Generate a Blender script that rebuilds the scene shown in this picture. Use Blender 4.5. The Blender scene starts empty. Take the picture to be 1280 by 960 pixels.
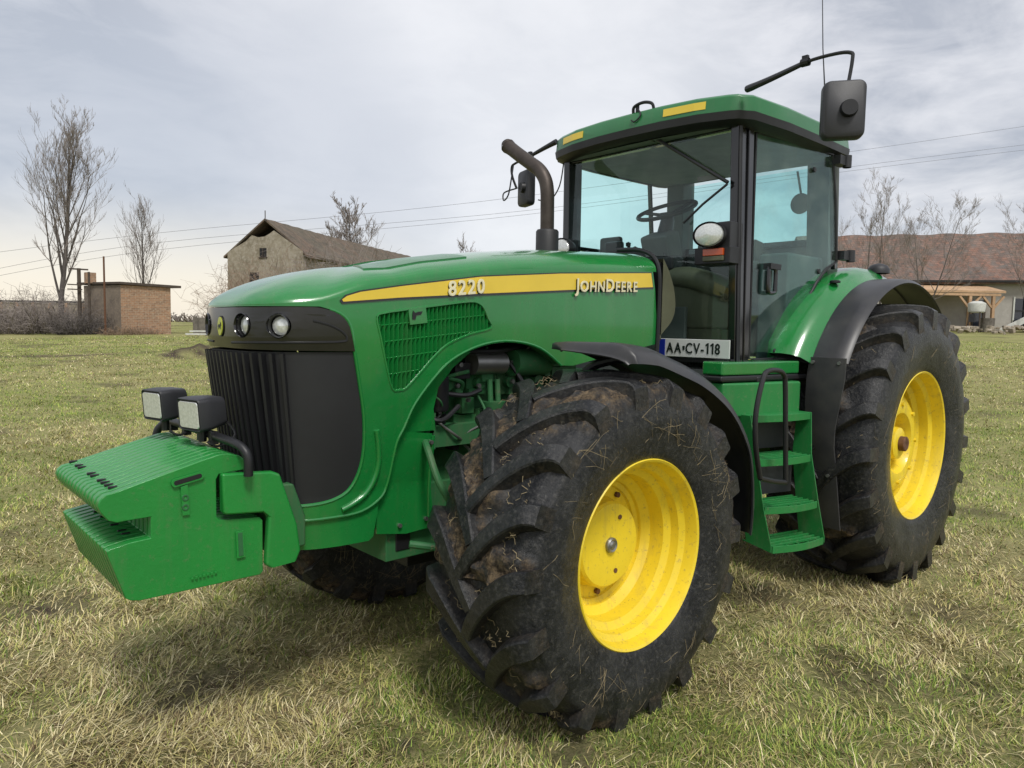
import bpy, bmesh, math, random
import numpy as np
from mathutils import Vector, Matrix, noise as mnoise
from mathutils.geometry import tessellate_polygon
random.seed(7); RNG = np.random.default_rng(11)
SC = bpy.context.scene; COL = SC.collection
R = math.radians

# ------------------------------------------------------------------ materials
def new_mat(name):
    m = bpy.data.materials.new(name); m.use_nodes = True
    nt = m.node_tree; b = nt.nodes['Principled BSDF']
    return m, nt, b
def N(nt, t, **k):
    n = nt.nodes.new(t)
    for a, v in k.items(): setattr(n, a, v)
    return n
def noise_fac(nt, scale, detail=4, rough=.55, lo=.4, hi=.6, dist=0, vec=None, coord='Object'):
    if vec is None:
        tc = N(nt, 'ShaderNodeTexCoord'); vec = tc.outputs[coord]
    n = N(nt, 'ShaderNodeTexNoise'); n.inputs['Scale'].default_value = scale
    n.inputs['Detail'].default_value = detail; n.inputs['Roughness'].default_value = rough
    n.inputs['Distortion'].default_value = dist
    nt.links.new(vec, n.inputs['Vector'])
    r = N(nt, 'ShaderNodeMapRange'); r.inputs['From Min'].default_value = lo; r.inputs['From Max'].default_value = hi
    nt.links.new(n.outputs['Fac'], r.inputs['Value'])
    return r.outputs['Result'], n.outputs['Fac']
def mix(nt, fac, a, b, mode='MIX'):
    m = N(nt, 'ShaderNodeMix', data_type='RGBA', blend_type=mode)
    for sock, v in ((m.inputs['Factor'], fac), (m.inputs['A'], a), (m.inputs['B'], b)):
        if hasattr(v, 'is_output'): nt.links.new(v, sock)
        elif isinstance(v, (tuple, list)): sock.default_value = (*v[:3], 1)
        else: sock.default_value = v
    return m.outputs['Result']
def bump(nt, b, h, strength=.3, dist=.01):
    n = N(nt, 'ShaderNodeBump'); n.inputs['Strength'].default_value = strength; n.inputs['Distance'].default_value = dist
    nt.links.new(h, n.inputs['Height']); nt.links.new(n.outputs['Normal'], b.inputs['Normal'])
def simple(name, col, rough=.5, metal=0., var=.25, vscale=6, coat=0., bumps=0, bscale=60, col2=None, lo=.35, hi=.7, spec=.5):
    m, nt, b = new_mat(name)
    f, raw = noise_fac(nt, vscale, 6, .6, lo, hi)
    c2 = col2 or tuple(c * (1 - var) for c in col)
    nt.links.new(mix(nt, f, col, c2), b.inputs['Base Color'])
    r = N(nt, 'ShaderNodeMapRange'); r.inputs['To Min'].default_value = rough * .8; r.inputs['To Max'].default_value = min(1, rough * 1.25)
    nt.links.new(raw, r.inputs['Value']); nt.links.new(r.outputs['Result'], b.inputs['Roughness'])
    b.inputs['Metallic'].default_value = metal; b.inputs['Coat Weight'].default_value = coat; b.inputs['Coat Roughness'].default_value = .12
    b.inputs['Specular IOR Level'].default_value = spec
    if bumps:
        _, h = noise_fac(nt, bscale, 5, .6); bump(nt, b, h, bumps, .004)
    return m
def paint(name, col, dust=(.16, .15, .10), rough=.3, coat=.5, amount=.25, specks=.0):
    """glossy machine paint with dust film that gathers low down and in blotches"""
    m, nt, b = new_mat(name)
    f1, raw = noise_fac(nt, 2.6, 6, .62, .42, .78)
    f2, raw2 = noise_fac(nt, 38, 4, .7, .58, .8)
    tc = N(nt, 'ShaderNodeTexCoord')
    c = mix(nt, f1, col, tuple(x * .82 for x in col))
    g = N(nt, 'ShaderNodeMath', operation='MULTIPLY'); nt.links.new(f2, g.inputs[0]); g.inputs[1].default_value = amount
    c = mix(nt, g.outputs[0], c, dust)
    mp = N(nt, 'ShaderNodeMapping'); mp.inputs['Scale'].default_value = (9, 9, .9); nt.links.new(tc.outputs['Object'], mp.inputs['Vector'])
    fs, _ = noise_fac(nt, 1.6, 6, .65, .52, .80, vec=mp.outputs[0])
    gs = N(nt, 'ShaderNodeMath', operation='MULTIPLY'); nt.links.new(fs, gs.inputs[0]); gs.inputs[1].default_value = amount * .55
    c = mix(nt, gs.outputs[0], c, dust)
    if specks:
        v = N(nt, 'ShaderNodeTexVoronoi'); v.inputs['Scale'].default_value = 45
        nt.links.new(tc.outputs['Object'], v.inputs['Vector'])
        q = N(nt, 'ShaderNodeMapRange'); q.inputs['From Min'].default_value = .12; q.inputs['From Max'].default_value = .06
        nt.links.new(v.outputs['Distance'], q.inputs['Value'])
        q2 = N(nt, 'ShaderNodeMath', operation='MULTIPLY'); nt.links.new(q.outputs[0], q2.inputs[0]); nt.links.new(f1, q2.inputs[1])
        q3 = N(nt, 'ShaderNodeMath', operation='MULTIPLY'); nt.links.new(q2.outputs[0], q3.inputs[0]); q3.inputs[1].default_value = specks
        c = mix(nt, q3.outputs[0], c, (.05, .035, .02))
    nt.links.new(c, b.inputs['Base Color'])
    r = N(nt, 'ShaderNodeMapRange'); r.inputs['To Min'].default_value = rough * .6; r.inputs['To Max'].default_value = rough * 1.6
    nt.links.new(raw, r.inputs['Value']); nt.links.new(r.outputs['Result'], b.inputs['Roughness'])
    b.inputs['Coat Weight'].default_value = coat; b.inputs['Coat Roughness'].default_value = .1
    _, h = noise_fac(nt, 5, 3, .5); bump(nt, b, h, .06, .02)
    return m
M = {}
M['green'] = paint('green paint', (.010, .198, .038), coat=.85, rough=.25, amount=.30, specks=.25)
M['green_w'] = paint('weight green', (.014, .25, .040), coat=.25, rough=.38, amount=.5, specks=.5)
def cast(m):
    nt = m.node_tree; b = nt.nodes['Principled BSDF']; _, h = noise_fac(nt, 70, 6, .7); bump(nt, b, h, .25, .006)
cast(M['green_w'])
M['green_dirty'] = paint('grimy green', (.025, .14, .045), dust=(.14, .12, .075), rough=.6, coat=0, amount=.8)
M['green_step'] = paint('step green', (.016, .20, .045), dust=(.20, .19, .13), rough=.45, coat=.1, amount=.6)
M['roof_green'] = paint('roof green', (.016, .16, .045), rough=.35, coat=.4, amount=.25)
M['yellow'] = paint('rim yellow', (.88, .66, .03), dust=(.30, .22, .09), rough=.38, coat=.25, amount=.95, specks=.9)
M['decal'] = simple('decal yellow', (.80, .58, .05), .35, var=.08, coat=.3)
M['cream'] = simple('letter cream', (.82, .76, .52), .4, var=.1)
M['black'] = simple('black plastic', (.014, .0145, .017), .45, var=.3, bumps=.1, bscale=300)
M['blackgloss'] = simple('gloss black', (.008, .008, .009), .16, var=.2, coat=.5)
M['darkgrey'] = simple('dark grey plastic', (.030, .031, .036), .5, var=.25, vscale=3, bumps=.1, bscale=200)
M['grille'] = simple('grille mesh', (.019, .020, .023), .55, var=.35, vscale=3.5, bumps=.12, bscale=500)
M['fender'] = simple('fender plastic', (.022, .023, .028), .38, var=.3, vscale=4, col2=(.045, .044, .044))
M['flap'] = simple('rubber flap', (.032, .033, .037), .65, var=.3, vscale=7, col2=(.06, .058, .055))
M['exhaust'] = simple('sooty steel', (.085, .07, .06), .5, metal=.6, var=.4, vscale=9, col2=(.05, .04, .035))
M['muffler'] = simple('muffler black', (.04, .04, .042), .5, metal=.3)
M['steel'] = simple('grey steel', (.3, .3, .29), .4, metal=.8)
M['rust'] = simple('rusty steel', (.16, .075, .04), .8, var=.5, vscale=30, bumps=.4)
M['interior'] = simple('cab interior grey', (.10, .115, .11), .7)
M['headliner'] = simple('cab headliner', (.20, .23, .24), .8)
M['seat'] = simple('seat cloth', (.05, .055, .05), .85, bumps=.2)
M['olive'] = simple('olive trim', (.11, .115, .07), .6)
M['orange'] = simple('amber lens', (.55, .08, .01), .2, coat=.6)
M['white'] = simple('plate white', (.72, .75, .72), .35, var=.08)
M['blue'] = simple('plate blue', (.01, .03, .35), .35)
M['ink'] = simple('plate ink', (.01, .02, .015), .5)
M['badge'] = simple('badge yellow', (.50, .55, .03), .35, coat=.5)
def lens():
    m, nt, b = new_mat('lamp lens')
    tc = N(nt, 'ShaderNodeTexCoord')
    v = N(nt, 'ShaderNodeTexVoronoi'); v.inputs['Scale'].default_value = 90; nt.links.new(tc.outputs['Object'], v.inputs['Vector'])
    nt.links.new(mix(nt, v.outputs['Distance'], (.82, .84, .82), (.60, .62, .60)), b.inputs['Base Color'])
    b.inputs['Metallic'].default_value = .30; b.inputs['Roughness'].default_value = .18; b.inputs['Coat Weight'].default_value = 1
    bump(nt, b, v.outputs['Distance'], .15, .004)
    return m
M['lens'] = lens()
def glass(name, tint, refl=.10):
    m = bpy.data.materials.new(name); m.use_nodes = True; nt = m.node_tree; nt.nodes.clear()
    o = N(nt, 'ShaderNodeOutputMaterial'); t = N(nt, 'ShaderNodeBsdfTransparent'); g = N(nt, 'ShaderNodeBsdfGlossy')
    d = N(nt, 'ShaderNodeBsdfDiffuse'); d.inputs['Color'].default_value = (.45, .5, .45, 1)
    t.inputs['Color'].default_value = (*tint, 1); g.inputs['Roughness'].default_value = .02; g.inputs['Color'].default_value = (.9, 1, .97, 1)
    ge = N(nt, 'ShaderNodeNewGeometry'); dp = N(nt, 'ShaderNodeVectorMath', operation='DOT_PRODUCT')
    nt.links.new(ge.outputs['Incoming'], dp.inputs[0]); nt.links.new(ge.outputs['Normal'], dp.inputs[1])
    ab = N(nt, 'ShaderNodeMath', operation='ABSOLUTE'); nt.links.new(dp.outputs['Value'], ab.inputs[0])
    iv = N(nt, 'ShaderNodeMath', operation='SUBTRACT'); iv.inputs[0].default_value = 1; nt.links.new(ab.outputs[0], iv.inputs[1])
    pw = N(nt, 'ShaderNodeMath', operation='POWER'); nt.links.new(iv.outputs[0], pw.inputs[0]); pw.inputs[1].default_value = 5
    f = N(nt, 'ShaderNodeMath', operation='MULTIPLY_ADD'); nt.links.new(pw.outputs[0], f.inputs[0]); f.inputs[1].default_value = .95; f.inputs[2].default_value = .05
    mx = N(nt, 'ShaderNodeMixShader'); nt.links.new(f.outputs[0], mx.inputs[0]); nt.links.new(t.outputs[0], mx.inputs[1]); nt.links.new(g.outputs[0], mx.inputs[2])
    m2 = N(nt, 'ShaderNodeMixShader'); fac, _ = noise_fac(nt, 5, 5, .6, .45, .9)
    ml = N(nt, 'ShaderNodeMath', operation='MULTIPLY'); ml.inputs[1].default_value = refl; nt.links.new(fac, ml.inputs[0])
    nt.links.new(ml.outputs[0], m2.inputs[0]); nt.links.new(mx.outputs[0], m2.inputs[1]); nt.links.new(d.outputs[0], m2.inputs[2])
    nt.links.new(m2.outputs[0], o.inputs['Surface'])
    return m
M['glass_front'] = glass('windscreen glass', (.86, .96, .94), .05)
M['glass_door'] = glass('door glass', (.78, .92, .90), .12)
M['glass_cyan'] = glass('tinted glass', (.71, .98, .97), .04)
M['mirrorglass'] = simple('mirror glass', (.8, .8, .8), .03, metal=1, var=.02)

def rubber(name, muddy):
    m, nt, b = new_mat(name)
    tc = N(nt, 'ShaderNodeTexCoord')
    f1, r1 = noise_fac(nt, 7, 7, .65, .38, .72)
    f2, r2 = noise_fac(nt, 55, 5, .7, .5, .75)
    c = mix(nt, f1, (.008, .009, .011), (.036, .037, .038))
    c = mix(nt, f2, c, (.070, .068, .064))
    # dry grass streaks: distorted thin contour lines, kept to patches
    n = N(nt, 'ShaderNodeTexNoise'); n.inputs['Scale'].default_value = 5.5; n.inputs['Detail'].default_value = 2.5; n.inputs['Distortion'].default_value = 2.2
    nt.links.new(tc.outputs['Object'], n.inputs['Vector'])
    s = N(nt, 'ShaderNodeMath', operation='MULTIPLY'); s.inputs[1].default_value = 22; nt.links.new(n.outputs['Fac'], s.inputs[0])
    fr = N(nt, 'ShaderNodeMath', operation='PINGPONG'); fr.inputs[1].default_value = 1; nt.links.new(s.outputs[0], fr.inputs[0])
    q = N(nt, 'ShaderNodeMapRange'); q.inputs['From Min'].default_value = .07; q.inputs['From Max'].default_value = .02
    nt.links.new(fr.outputs[0], q.inputs['Value'])
    fp, _ = noise_fac(nt, 16, 4, .7, .55, .72)
    mm = N(nt, 'ShaderNodeMath', operation='MULTIPLY'); nt.links.new(q.outputs[0], mm.inputs[0]); nt.links.new(fp, mm.inputs[1])
    m3 = N(nt, 'ShaderNodeMath', operation='MULTIPLY'); nt.links.new(mm.outputs[0], m3.inputs[0]); m3.inputs[1].default_value = .75
    c = mix(nt, m3.outputs[0], c, (.22, .20, .16))
    if muddy:
        at = N(nt, 'ShaderNodeAttribute', attribute_name='mud')
        fm, _ = noise_fac(nt, 34, 8, .85, .42, .62)
        mudc = mix(nt, fm, (.018, .013, .010), (.20, .145, .085))
        f3, _ = noise_fac(nt, 11, 7, .8, .40, .56)
        ad = N(nt, 'ShaderNodeMath', operation='MULTIPLY'); nt.links.new(at.outputs['Fac'], ad.inputs[0]); nt.links.new(f3, ad.inputs[1])
        c = mix(nt, ad.outputs[0], c, mudc)
        rr = N(nt, 'ShaderNodeMapRange'); rr.inputs['To Min'].default_value = .30; rr.inputs['To Max'].default_value = .95
        nt.links.new(ad.outputs[0], rr.inputs['Value']); nt.links.new(rr.outputs[0], b.inputs['Roughness'])
    else: b.inputs['Roughness'].default_value = .5
    b.inputs['Specular IOR Level'].default_value = .32
    nt.links.new(c, b.inputs['Base Color'])
    _, h = noise_fac(nt, 45, 7, .75); bump(nt, b, h, .55, .012)
    return m
M['rubber'] = rubber('tyre rubber', True)
M['straw'] = simple('dry straw', (.34, .27, .15), .8, var=.5, vscale=20)

# ------------------------------------------------------------------ object helpers
def link(o, parent=None):
    COL.objects.link(o)
    if parent: o.parent = parent
    return o
def tag(o, label=None, cat=None, group=None, kind=None):
    for k, v in (('label', label), ('category', cat), ('group', group), ('kind', kind)):
        if v: o[k] = v
    return o
def thing(name, label, cat, loc=(0, 0, 0), group=None):
    o = bpy.data.objects.new(name, None); o.location = loc; o.empty_display_size = .2
    link(o); tag(o, label, cat, group); return o
class MB:
    def __init__(s): s.v = []; s.f = []; s.m = []; s.mats = []; s.n = 0
    def mi(s, mat):
        if mat not in s.mats: s.mats.append(mat)
        return s.mats.index(mat)
    def add(s, v, f, mat):
        k = s.mi(mat); s.v.extend([tuple(map(float, p)) for p in v])
        s.f.extend([tuple(i + s.n for i in q) for q in f]); s.m.extend([k] * len(f)); s.n += len(v)
    def box(s, c, d, mat, rot=None):
        v = [Vector(((i & 1) - .5, ((i >> 1) & 1) - .5, ((i >> 2) & 1) - .5)) for i in range(8)]
        v = [Vector((p.x * d[0], p.y * d[1], p.z * d[2])) for p in v]
        if rot is not None: v = [rot @ p for p in v]
        s.add([p + Vector(c) for p in v], [(0, 2, 3, 1), (4, 5, 7, 6), (0, 1, 5, 4), (2, 6, 7, 3), (0, 4, 6, 2), (1, 3, 7, 5)], mat)
    def beam(s, a, b, w, d, mat, side=(0, 1, 0)):
        a = Vector(a); b = Vector(b); t = (b - a).normalized(); sd = Vector(side); sd = (sd - t * sd.dot(t)).normalized(); n = t.cross(sd)
        v = []
        for p in (a, b):
            for i, j in ((-1, -1), (1, -1), (1, 1), (-1, 1)): v.append(p + sd * (i * d / 2) + n * (j * w / 2))
        s.add(v, [(3, 2, 1, 0), (4, 5, 6, 7), (0, 1, 5, 4), (1, 2, 6, 5), (2, 3, 7, 6), (3, 0, 4, 7)], mat)
    def tube(s, pts, r, mat, seg=10, caps=True):
        pts = [Vector(p) for p in pts]; n = len(pts); rs = r if isinstance(r, (list, tuple)) else [r] * n
        v = []; f = []; up = None
        for i, p in enumerate(pts):
            t = (pts[min(i + 1, n - 1)] - pts[max(i - 1, 0)]).normalized()
            if up is None:
                up = Vector((0, 0, 1)) if abs(t.z) < .9 else Vector((1, 0, 0))
            a = (up - t * up.dot(t)).normalized(); b = t.cross(a); up = a
            for k in range(seg):
                g = 2 * math.pi * k / seg; v.append(p + (a * math.cos(g) + b * math.sin(g)) * rs[i])
        for i in range(n - 1):
            for k in range(seg):
                k2 = (k + 1) % seg; f.append((i * seg + k, i * seg + k2, (i + 1) * seg + k2, (i + 1) * seg + k))
        if caps: f.append(tuple(range(seg - 1, -1, -1))); f.append(tuple((n - 1) * seg + k for k in range(seg)))
        s.add(v, f, mat)
    def lathe(s, prof, c, mat, axis='y', seg=64, sgn=1, close=False):
        """prof: (offset along axis, radius)"""
        v = []; f = []; n = len(prof)
        for k in range(seg):
            g = 2 * math.pi * k / seg; cs, sn = math.cos(g), math.sin(g)
            for (h, r) in prof:
                h *= sgn
                if axis == 'y': v.append((c[0] + r * cs, c[1] + h, c[2] + r * sn))
                elif axis == 'x': v.append((c[0] + h, c[1] + r * cs, c[2] + r * sn))
                else: v.append((c[0] + r * cs, c[1] + r * sn, c[2] + h))
        for k in range(seg):
            k2 = (k + 1) % seg
            for i in range(n - 1 + (1 if close else 0)):
                i2 = (i + 1) % n
                f.append((k * n + i, k * n + i2, k2 * n + i2, k2 * n + i))
        s.add(v, f, mat)
    def prism(s, poly, a0, a1, mat, plane='xz'):
        """extrude a closed 2D polygon along the third axis"""
        n = len(poly)
        def P(p, h):
            return (p[0], h, p[1]) if plane == 'xz' else ((h, p[0], p[1]) if plane == 'yz' else (p[0], p[1], h))
        v = [P(p, a0) for p in poly] + [P(p, a1) for p in poly]
        tri = tessellate_polygon([[Vector((p[0], p[1], 0)) for p in poly]])
        f = [tuple(t) for t in tri] + [tuple(i + n for i in reversed(t)) for t in tri]
        f += [(i, (i + 1) % n, (i + 1) % n + n, i + n) for i in range(n)]
        s.add(v, f, mat)
    def build(s, name, parent=None, bevel=0, smooth=35, bseg=2, loc=None):
        me = bpy.data.meshes.new(name); me.from_pydata(s.v, [], s.f); me.update()
        for m in s.mats: me.materials.append(M[m] if isinstance(m, str) else m)
        me.polygons.foreach_set('material_index', s.m)
        bm = bmesh.new(); bm.from_mesh(me); bmesh.ops.recalc_face_normals(bm, faces=bm.faces); bm.to_mesh(me); bm.free()
        if smooth:
            me.polygons.foreach_set('use_smooth', [True] * len(me.polygons)); me.set_sharp_from_angle(angle=R(smooth))
        o = bpy.data.objects.new(name, me); link(o, parent)
        if bevel:
            b = o.modifiers.new('bevel', 'BEVEL'); b.width = bevel; b.segments = bseg; b.limit_method = 'ANGLE'; b.angle_limit = R(40); b.harden_normals = True
        if loc: o.location = loc
        return o
def crom(pts, n=6, closed=False):
    P = [np.array(p, float) for p in pts]; out = []; m = len(P)
    rng = range(m) if closed else range(m - 1)
    for i in rng:
        if closed: a, b, c, d = P[(i - 1) % m], P[i], P[(i + 1) % m], P[(i + 2) % m]
        else: a, b, c, d = P[max(i - 1, 0)], P[i], P[i + 1], P[min(i + 2, m - 1)]
        for k in range(n):
            t = k / n
            out.append(.5 * ((2 * b) + (-a + c) * t + (2 * a - 5 * b + 4 * c - d) * t * t + (-a + 3 * b - 3 * c + d) * t ** 3))
    if not closed: out.append(P[-1])
    return out
def text_mesh(body, size, extrude, spacing=1.0, bevel=0):
    cu = bpy.data.curves.new('txt', 'FONT'); cu.body = body; cu.size = size; cu.extrude = extrude; cu.space_character = spacing; cu.bevel_depth = bevel
    cu.resolution_u = 3
    o = bpy.data.objects.new('txt', cu); COL.objects.link(o)
    dg = bpy.context.evaluated_depsgraph_get(); dg.update()
    me = bpy.data.meshes.new_from_object(o.evaluated_get(dg))
    v = np.array([p.co[:] for p in me.vertices]); f = [tuple(p.vertices) for p in me.polygons]
    bpy.data.objects.remove(o); bpy.data.curves.remove(cu); bpy.data.meshes.remove(me)
    return v, f

# ------------------------------------------------------------------ terrain
def smooth01(x): x = np.clip(x, 0, 1); return x * x * (3 - 2 * x)
def vnoise(x, y, s, seed=0):
    """cheap 2D value noise, vectorised"""
    x = np.asarray(x, float) * s; y = np.asarray(y, float) * s
    xi = np.floor(x).astype(np.int64); yi = np.floor(y).astype(np.int64); fx = x - xi; fy = y - yi
    fx = fx * fx * (3 - 2 * fx); fy = fy * fy * (3 - 2 * fy)
    def h(i, j):
        n = (i * 374761393 + j * 668265263 + seed * 1442695041) & 0x7fffffff
        n = ((n ^ (n >> 13)) * 1274126177) & 0x7fffffff
        return ((n ^ (n >> 16)) & 0xffff) / 65535.
    return (h(xi, yi) * (1 - fx) + h(xi + 1, yi) * fx) * (1 - fy) + (h(xi, yi + 1) * (1 - fx) + h(xi + 1, yi + 1) * fx) * fy
def fbm(x, y, s, o=4, seed=0):
    a = 0; t = 0; w = 1
    for k in range(o): a = a + w * vnoise(x + 13.7 * k, y - 7.1 * k, s * 2 ** k, seed + k); t += w; w *= .55
    return a / t
MOUNDS = [(1.68, -1.77, .10, .035), (.89, .757, .075, .035), (-1.2, 1.61, .22, .02), (-1.47, 2.04, .16, .02), (.75, -1.70, .14, .015), (-2.39, 1.59, .22, .015), (-1.9, .75, .22, .01), (-6.9, -22.6, 1.6, .30), (-8.3, -22.9, 1.4, .25), (1.3, -.3, .20, .008)]
def terrain(x, y):
    x = np.asarray(x, float); y = np.asarray(y, float)
    r = np.hypot(x + 1, y); k = smooth01((r - 5) / 18)
    rr = np.minimum(1, 70 / np.maximum(r, 1))
    z = k * (-.0345 * x - .0169 * y) * rr
    z = z + (fbm(x, y, .8, 3, 5) - .5) * .05 + (fbm(x, y, 4, 3, 9) - .5) * .022
    z = z + .035 * np.exp(-((x - .15) / .45) ** 2 - ((y - 1.15) / .32) ** 2)
    for mx, my, mr, mh in MOUNDS:
        d = np.hypot(x - mx, y - my) / mr
        z = z + mh * np.exp(-d * d * 1.5) * (.6 + .8 * vnoise(x, y, 18, 3))
    return z
def tz(x, y): return float(terrain(x, y))
def soil(x, y):
    s = smooth01((fbm(x, y, 1.1, 4, 21) - .64) / .08) * .55
    for mx, my, mr, mh in MOUNDS:
        d = np.hypot(x - mx, y - my) / mr
        s = np.maximum(s, (1 if mr < .12 or mr > 1 else .6) * np.clip(1.35 - d + (vnoise(x, y, 14, 8) - .5) * 1.6 + (vnoise(x, y, 5, 18) - .5) * 1.2, 0, 1))
    # worn wheel track far left
    t = np.abs(y + 25.0 + .25 * (x + 3) + 1.5 * (vnoise(x, y, .3, 4) - .5)) ; s = np.maximum(s, smooth01(1.0 - t / .9) * (x > -9) * .9 * smooth01((fbm(x, y, .7, 3, 2) - .25) / .2))
    return s
def greenness(x, y):
    g = smooth01((fbm(x, y, .33, 4, 40) - .38) / .26)
    g2 = smooth01((fbm(x, y, 1.7, 3, 60) - .40) / .25)
    far = smooth01((np.hypot(x - 2.4, y - 3) - 10) / 14) * .10
    band = smooth01((y - .55 * (-x) * 0 - .9 + .45 * x) / 1.4) * .38   # greener towards the near right corner
    dead = .42 * np.exp(-((x - 1.2) ** 2 + (y + .35) ** 2) / .7) + .3 * np.exp(-((x + 2.2) ** 2 + (y - 1.0) ** 2) / .8)
    return np.clip(.46 * g + .40 * g2 + far + band + .17 - dead, 0, 1)
CAM = Vector((2.436, 3.024, 1.675))
def build_ground():
    nr, na = 330, 420
    rr = np.concatenate([[0.], np.geomspace(.4, 900, nr)]); aa = np.linspace(0, 2 * np.pi, na, endpoint=False)
    # finer angles toward the field in view
    A = aa + .75 * np.sin(aa) * -1.0; A = A + math.atan2(-.7376, -.6709) + math.pi*0
    Rg, Ag = np.meshgrid(rr, A, indexing='ij')
    x = CAM.x + Rg * np.cos(Ag); y = CAM.y + Rg * np.sin(Ag); z = terrain(x, y)
    v = np.stack([x, y, z], -1).reshape(-1, 3); nR = len(rr)
    i = np.arange(nR - 1)[:, None]; j = np.arange(na)[None, :]; j2 = (j + 1) % na
    q = np.stack([i * na + j, i * na + j2 + 0 * i, (i + 1) * na + j2, (i + 1) * na + j], -1).reshape(-1, 4)[na:]
    tri = np.array([[0, na + k, na + (k + 1) % na] for k in range(na)])
    me = bpy.data.meshes.new('lawn'); me.from_pydata(v.tolist(), [], q.tolist() + tri.tolist()); me.update()
    me.polygons.foreach_set('use_smooth', [True] * len(me.polygons))
    a = me.attributes.new('soil', 'FLOAT', 'POINT'); a.data.foreach_set('value', soil(v[:, 0], v[:, 1]).astype(np.float32))
    a = me.attributes.new('grn', 'FLOAT', 'POINT'); a.data.foreach_set('value', greenness(v[:, 0], v[:, 1]).astype(np.float32))
    m, nt, b = new_mat('meadow ground')
    s = N(nt, 'ShaderNodeAttribute', attribute_name='soil'); g = N(nt, 'ShaderNodeAttribute', attribute_name='grn')
    f1, r1 = noise_fac(nt, 26, 7, .75, .36, .64); f2, r2 = noise_fac(nt, 3.2, 6, .7, .35, .65); f3, r3 = noise_fac(nt, 90, 4, .7, .35, .65)
    f0, r0 = noise_fac(nt, .35, 5, .6, .4, .62)
    straw = mix(nt, f1, (.12, .09, .045), (.50, .43, .22)); grn = mix(nt, f3, (.065, .10, .022), (.31, .35, .10))
    c = mix(nt, g.outputs['Fac'], straw, grn); c = mix(nt, f2, c, mix(nt, f1, grn, straw))
    c = mix(nt, f0, c, mix(nt, .45, c, (.40, .37, .17)))
    so = mix(nt, f3, (.040, .028, .021), (.105, .08, .06))
    c = mix(nt, s.outputs['Fac'], c, so)
    nt.links.new(c, b.inputs['Base Color']); b.inputs['Roughness'].default_value = .95; b.inputs['Specular IOR Level'].default_value = .15
    bump(nt, b, r1, .9, .04)
    me.materials.append(m)
    o = bpy.data.objects.new('ground', me); link(o); tag(o, kind='structure'); return o
def build_grass(nbl=640000):
    # radius sampled so blades stay about evenly spread over what the eye sees
    u = RNG.random(nbl); r0, r1 = 1.5, 42.; p = .25
    r = (r0 ** p + u * (r1 ** p - r0 ** p)) ** (1 / p)
    a = math.atan2(-.7376, -.6709) + (RNG.random(nbl) - .5) * R(98)
    x = CAM.x + r * np.cos(a); y = CAM.y + r * np.sin(a)
    sl = soil(x, y); gr = greenness(x, y)
    tuft = fbm(x, y, 5, 3, 77)
    keep = RNG.random(nbl) < np.clip(1.0 - .93 * sl, .04, 1) * np.clip(.35 + 1.6 * (tuft - .25), .25, 1)
    x, y, r, sl, gr, tuft = [q[keep] for q in (x, y, r, sl, gr, tuft)]; n = len(x)
    z = terrain(x, y)
    isg = RNG.random(n) < np.clip(gr * .95 + .03, 0, 1)
    L = np.where(isg, RNG.uniform(.022, .065, n), RNG.uniform(.03, .095, n)) * (.6 + .8 * tuft)
    for tx_, ty_ in ((0, .925), (0, -.925), (-2.975, .945), (-2.975, -.945)):
        L = L * (1 - .6 * np.exp(-((x - tx_) / .42) ** 2 - ((y - ty_) / .36) ** 2))
    long_ = RNG.random(n) < .035; L = np.where(long_, L * 1.8, L)
    wd = (RNG.uniform(.0008, .0017, n)) * (1 + r * .22)
    az = RNG.random(n) * 2 * np.pi + 0.0
    clump = vnoise(x, y, 3.3, 14) * 7; az = np.where(RNG.random(n) < .55, clump + RNG.normal(0, .6, n), az)
    lean0 = np.where(isg, RNG.uniform(.1, .9, n), RNG.uniform(.6, 1.35, n)); curl = np.where(isg, RNG.uniform(.2, 1.0, n), RNG.uniform(.0, .9, n))
    dx, dy = np.cos(az), np.sin(az); px, py = -dy, dx
    K = 4; V = np.zeros((n, K * 2 - 1, 3)); cx = x.copy(); cy = y.copy(); cz = z - .004
    for k in range(K):
        w = wd * (1 - (k / (K - 1)) ** 1.5)
        if k < K - 1:
            V[:, 2 * k] = np.stack([cx + px * w, cy + py * w, cz], -1); V[:, 2 * k + 1] = np.stack([cx - px * w, cy - py * w, cz], -1)
        else: V[:, 2 * k] = np.stack([cx, cy, cz], -1)
        th = np.minimum(lean0 + curl * k / 2, 1.9); st = L / (K - 1)
        cx = cx + dx * np.sin(th) * st; cy = cy + dy * np.sin(th) * st; cz = np.maximum(cz + np.cos(th) * st, z + .004 + .01 * tuft)
    nv = K * 2 - 1
    base = (np.arange(n) * nv)[:, None]
    loops = np.concatenate([base + np.array([0, 1, 3, 2])[None], base + np.array([2, 3, 5, 4])[None], base + np.array([4, 5, 6])[None]], 1)
    me = bpy.data.meshes.new('grass'); me.vertices.add(n * nv); me.vertices.foreach_set('co', V.reshape(-1).astype(np.float32))
    me.loops.add(n * 11); me.loops.foreach_set('vertex_index', loops.reshape(-1).astype(np.int32))
    me.polygons.add(n * 3); ls = (np.arange(n) * 11)[:, None] + np.array([0, 4, 8])[None]
    me.polygons.foreach_set('loop_start', ls.reshape(-1).astype(np.int32))
    try: me.polygons.foreach_set('loop_total', np.tile([4, 4, 3], n).astype(np.int32))
    except Exception: pass
    me.update(calc_edges=True)
    st = np.array([[.56, .48, .23], [.40, .32, .15], [.76, .67, .40], [.15, .10, .055], [.54, .49, .18]]); gn = np.array([[.16, .25, .035], [.25, .35, .06], [.36, .42, .09], [.08, .14, .03], [.44, .46, .12]])
    c = np.where(isg[:, None], gn[RNG.integers(0, 5, n)], st[RNG.integers(0, 5, n)]) * RNG.uniform(.75, 1.2, n)[:, None]
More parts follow.
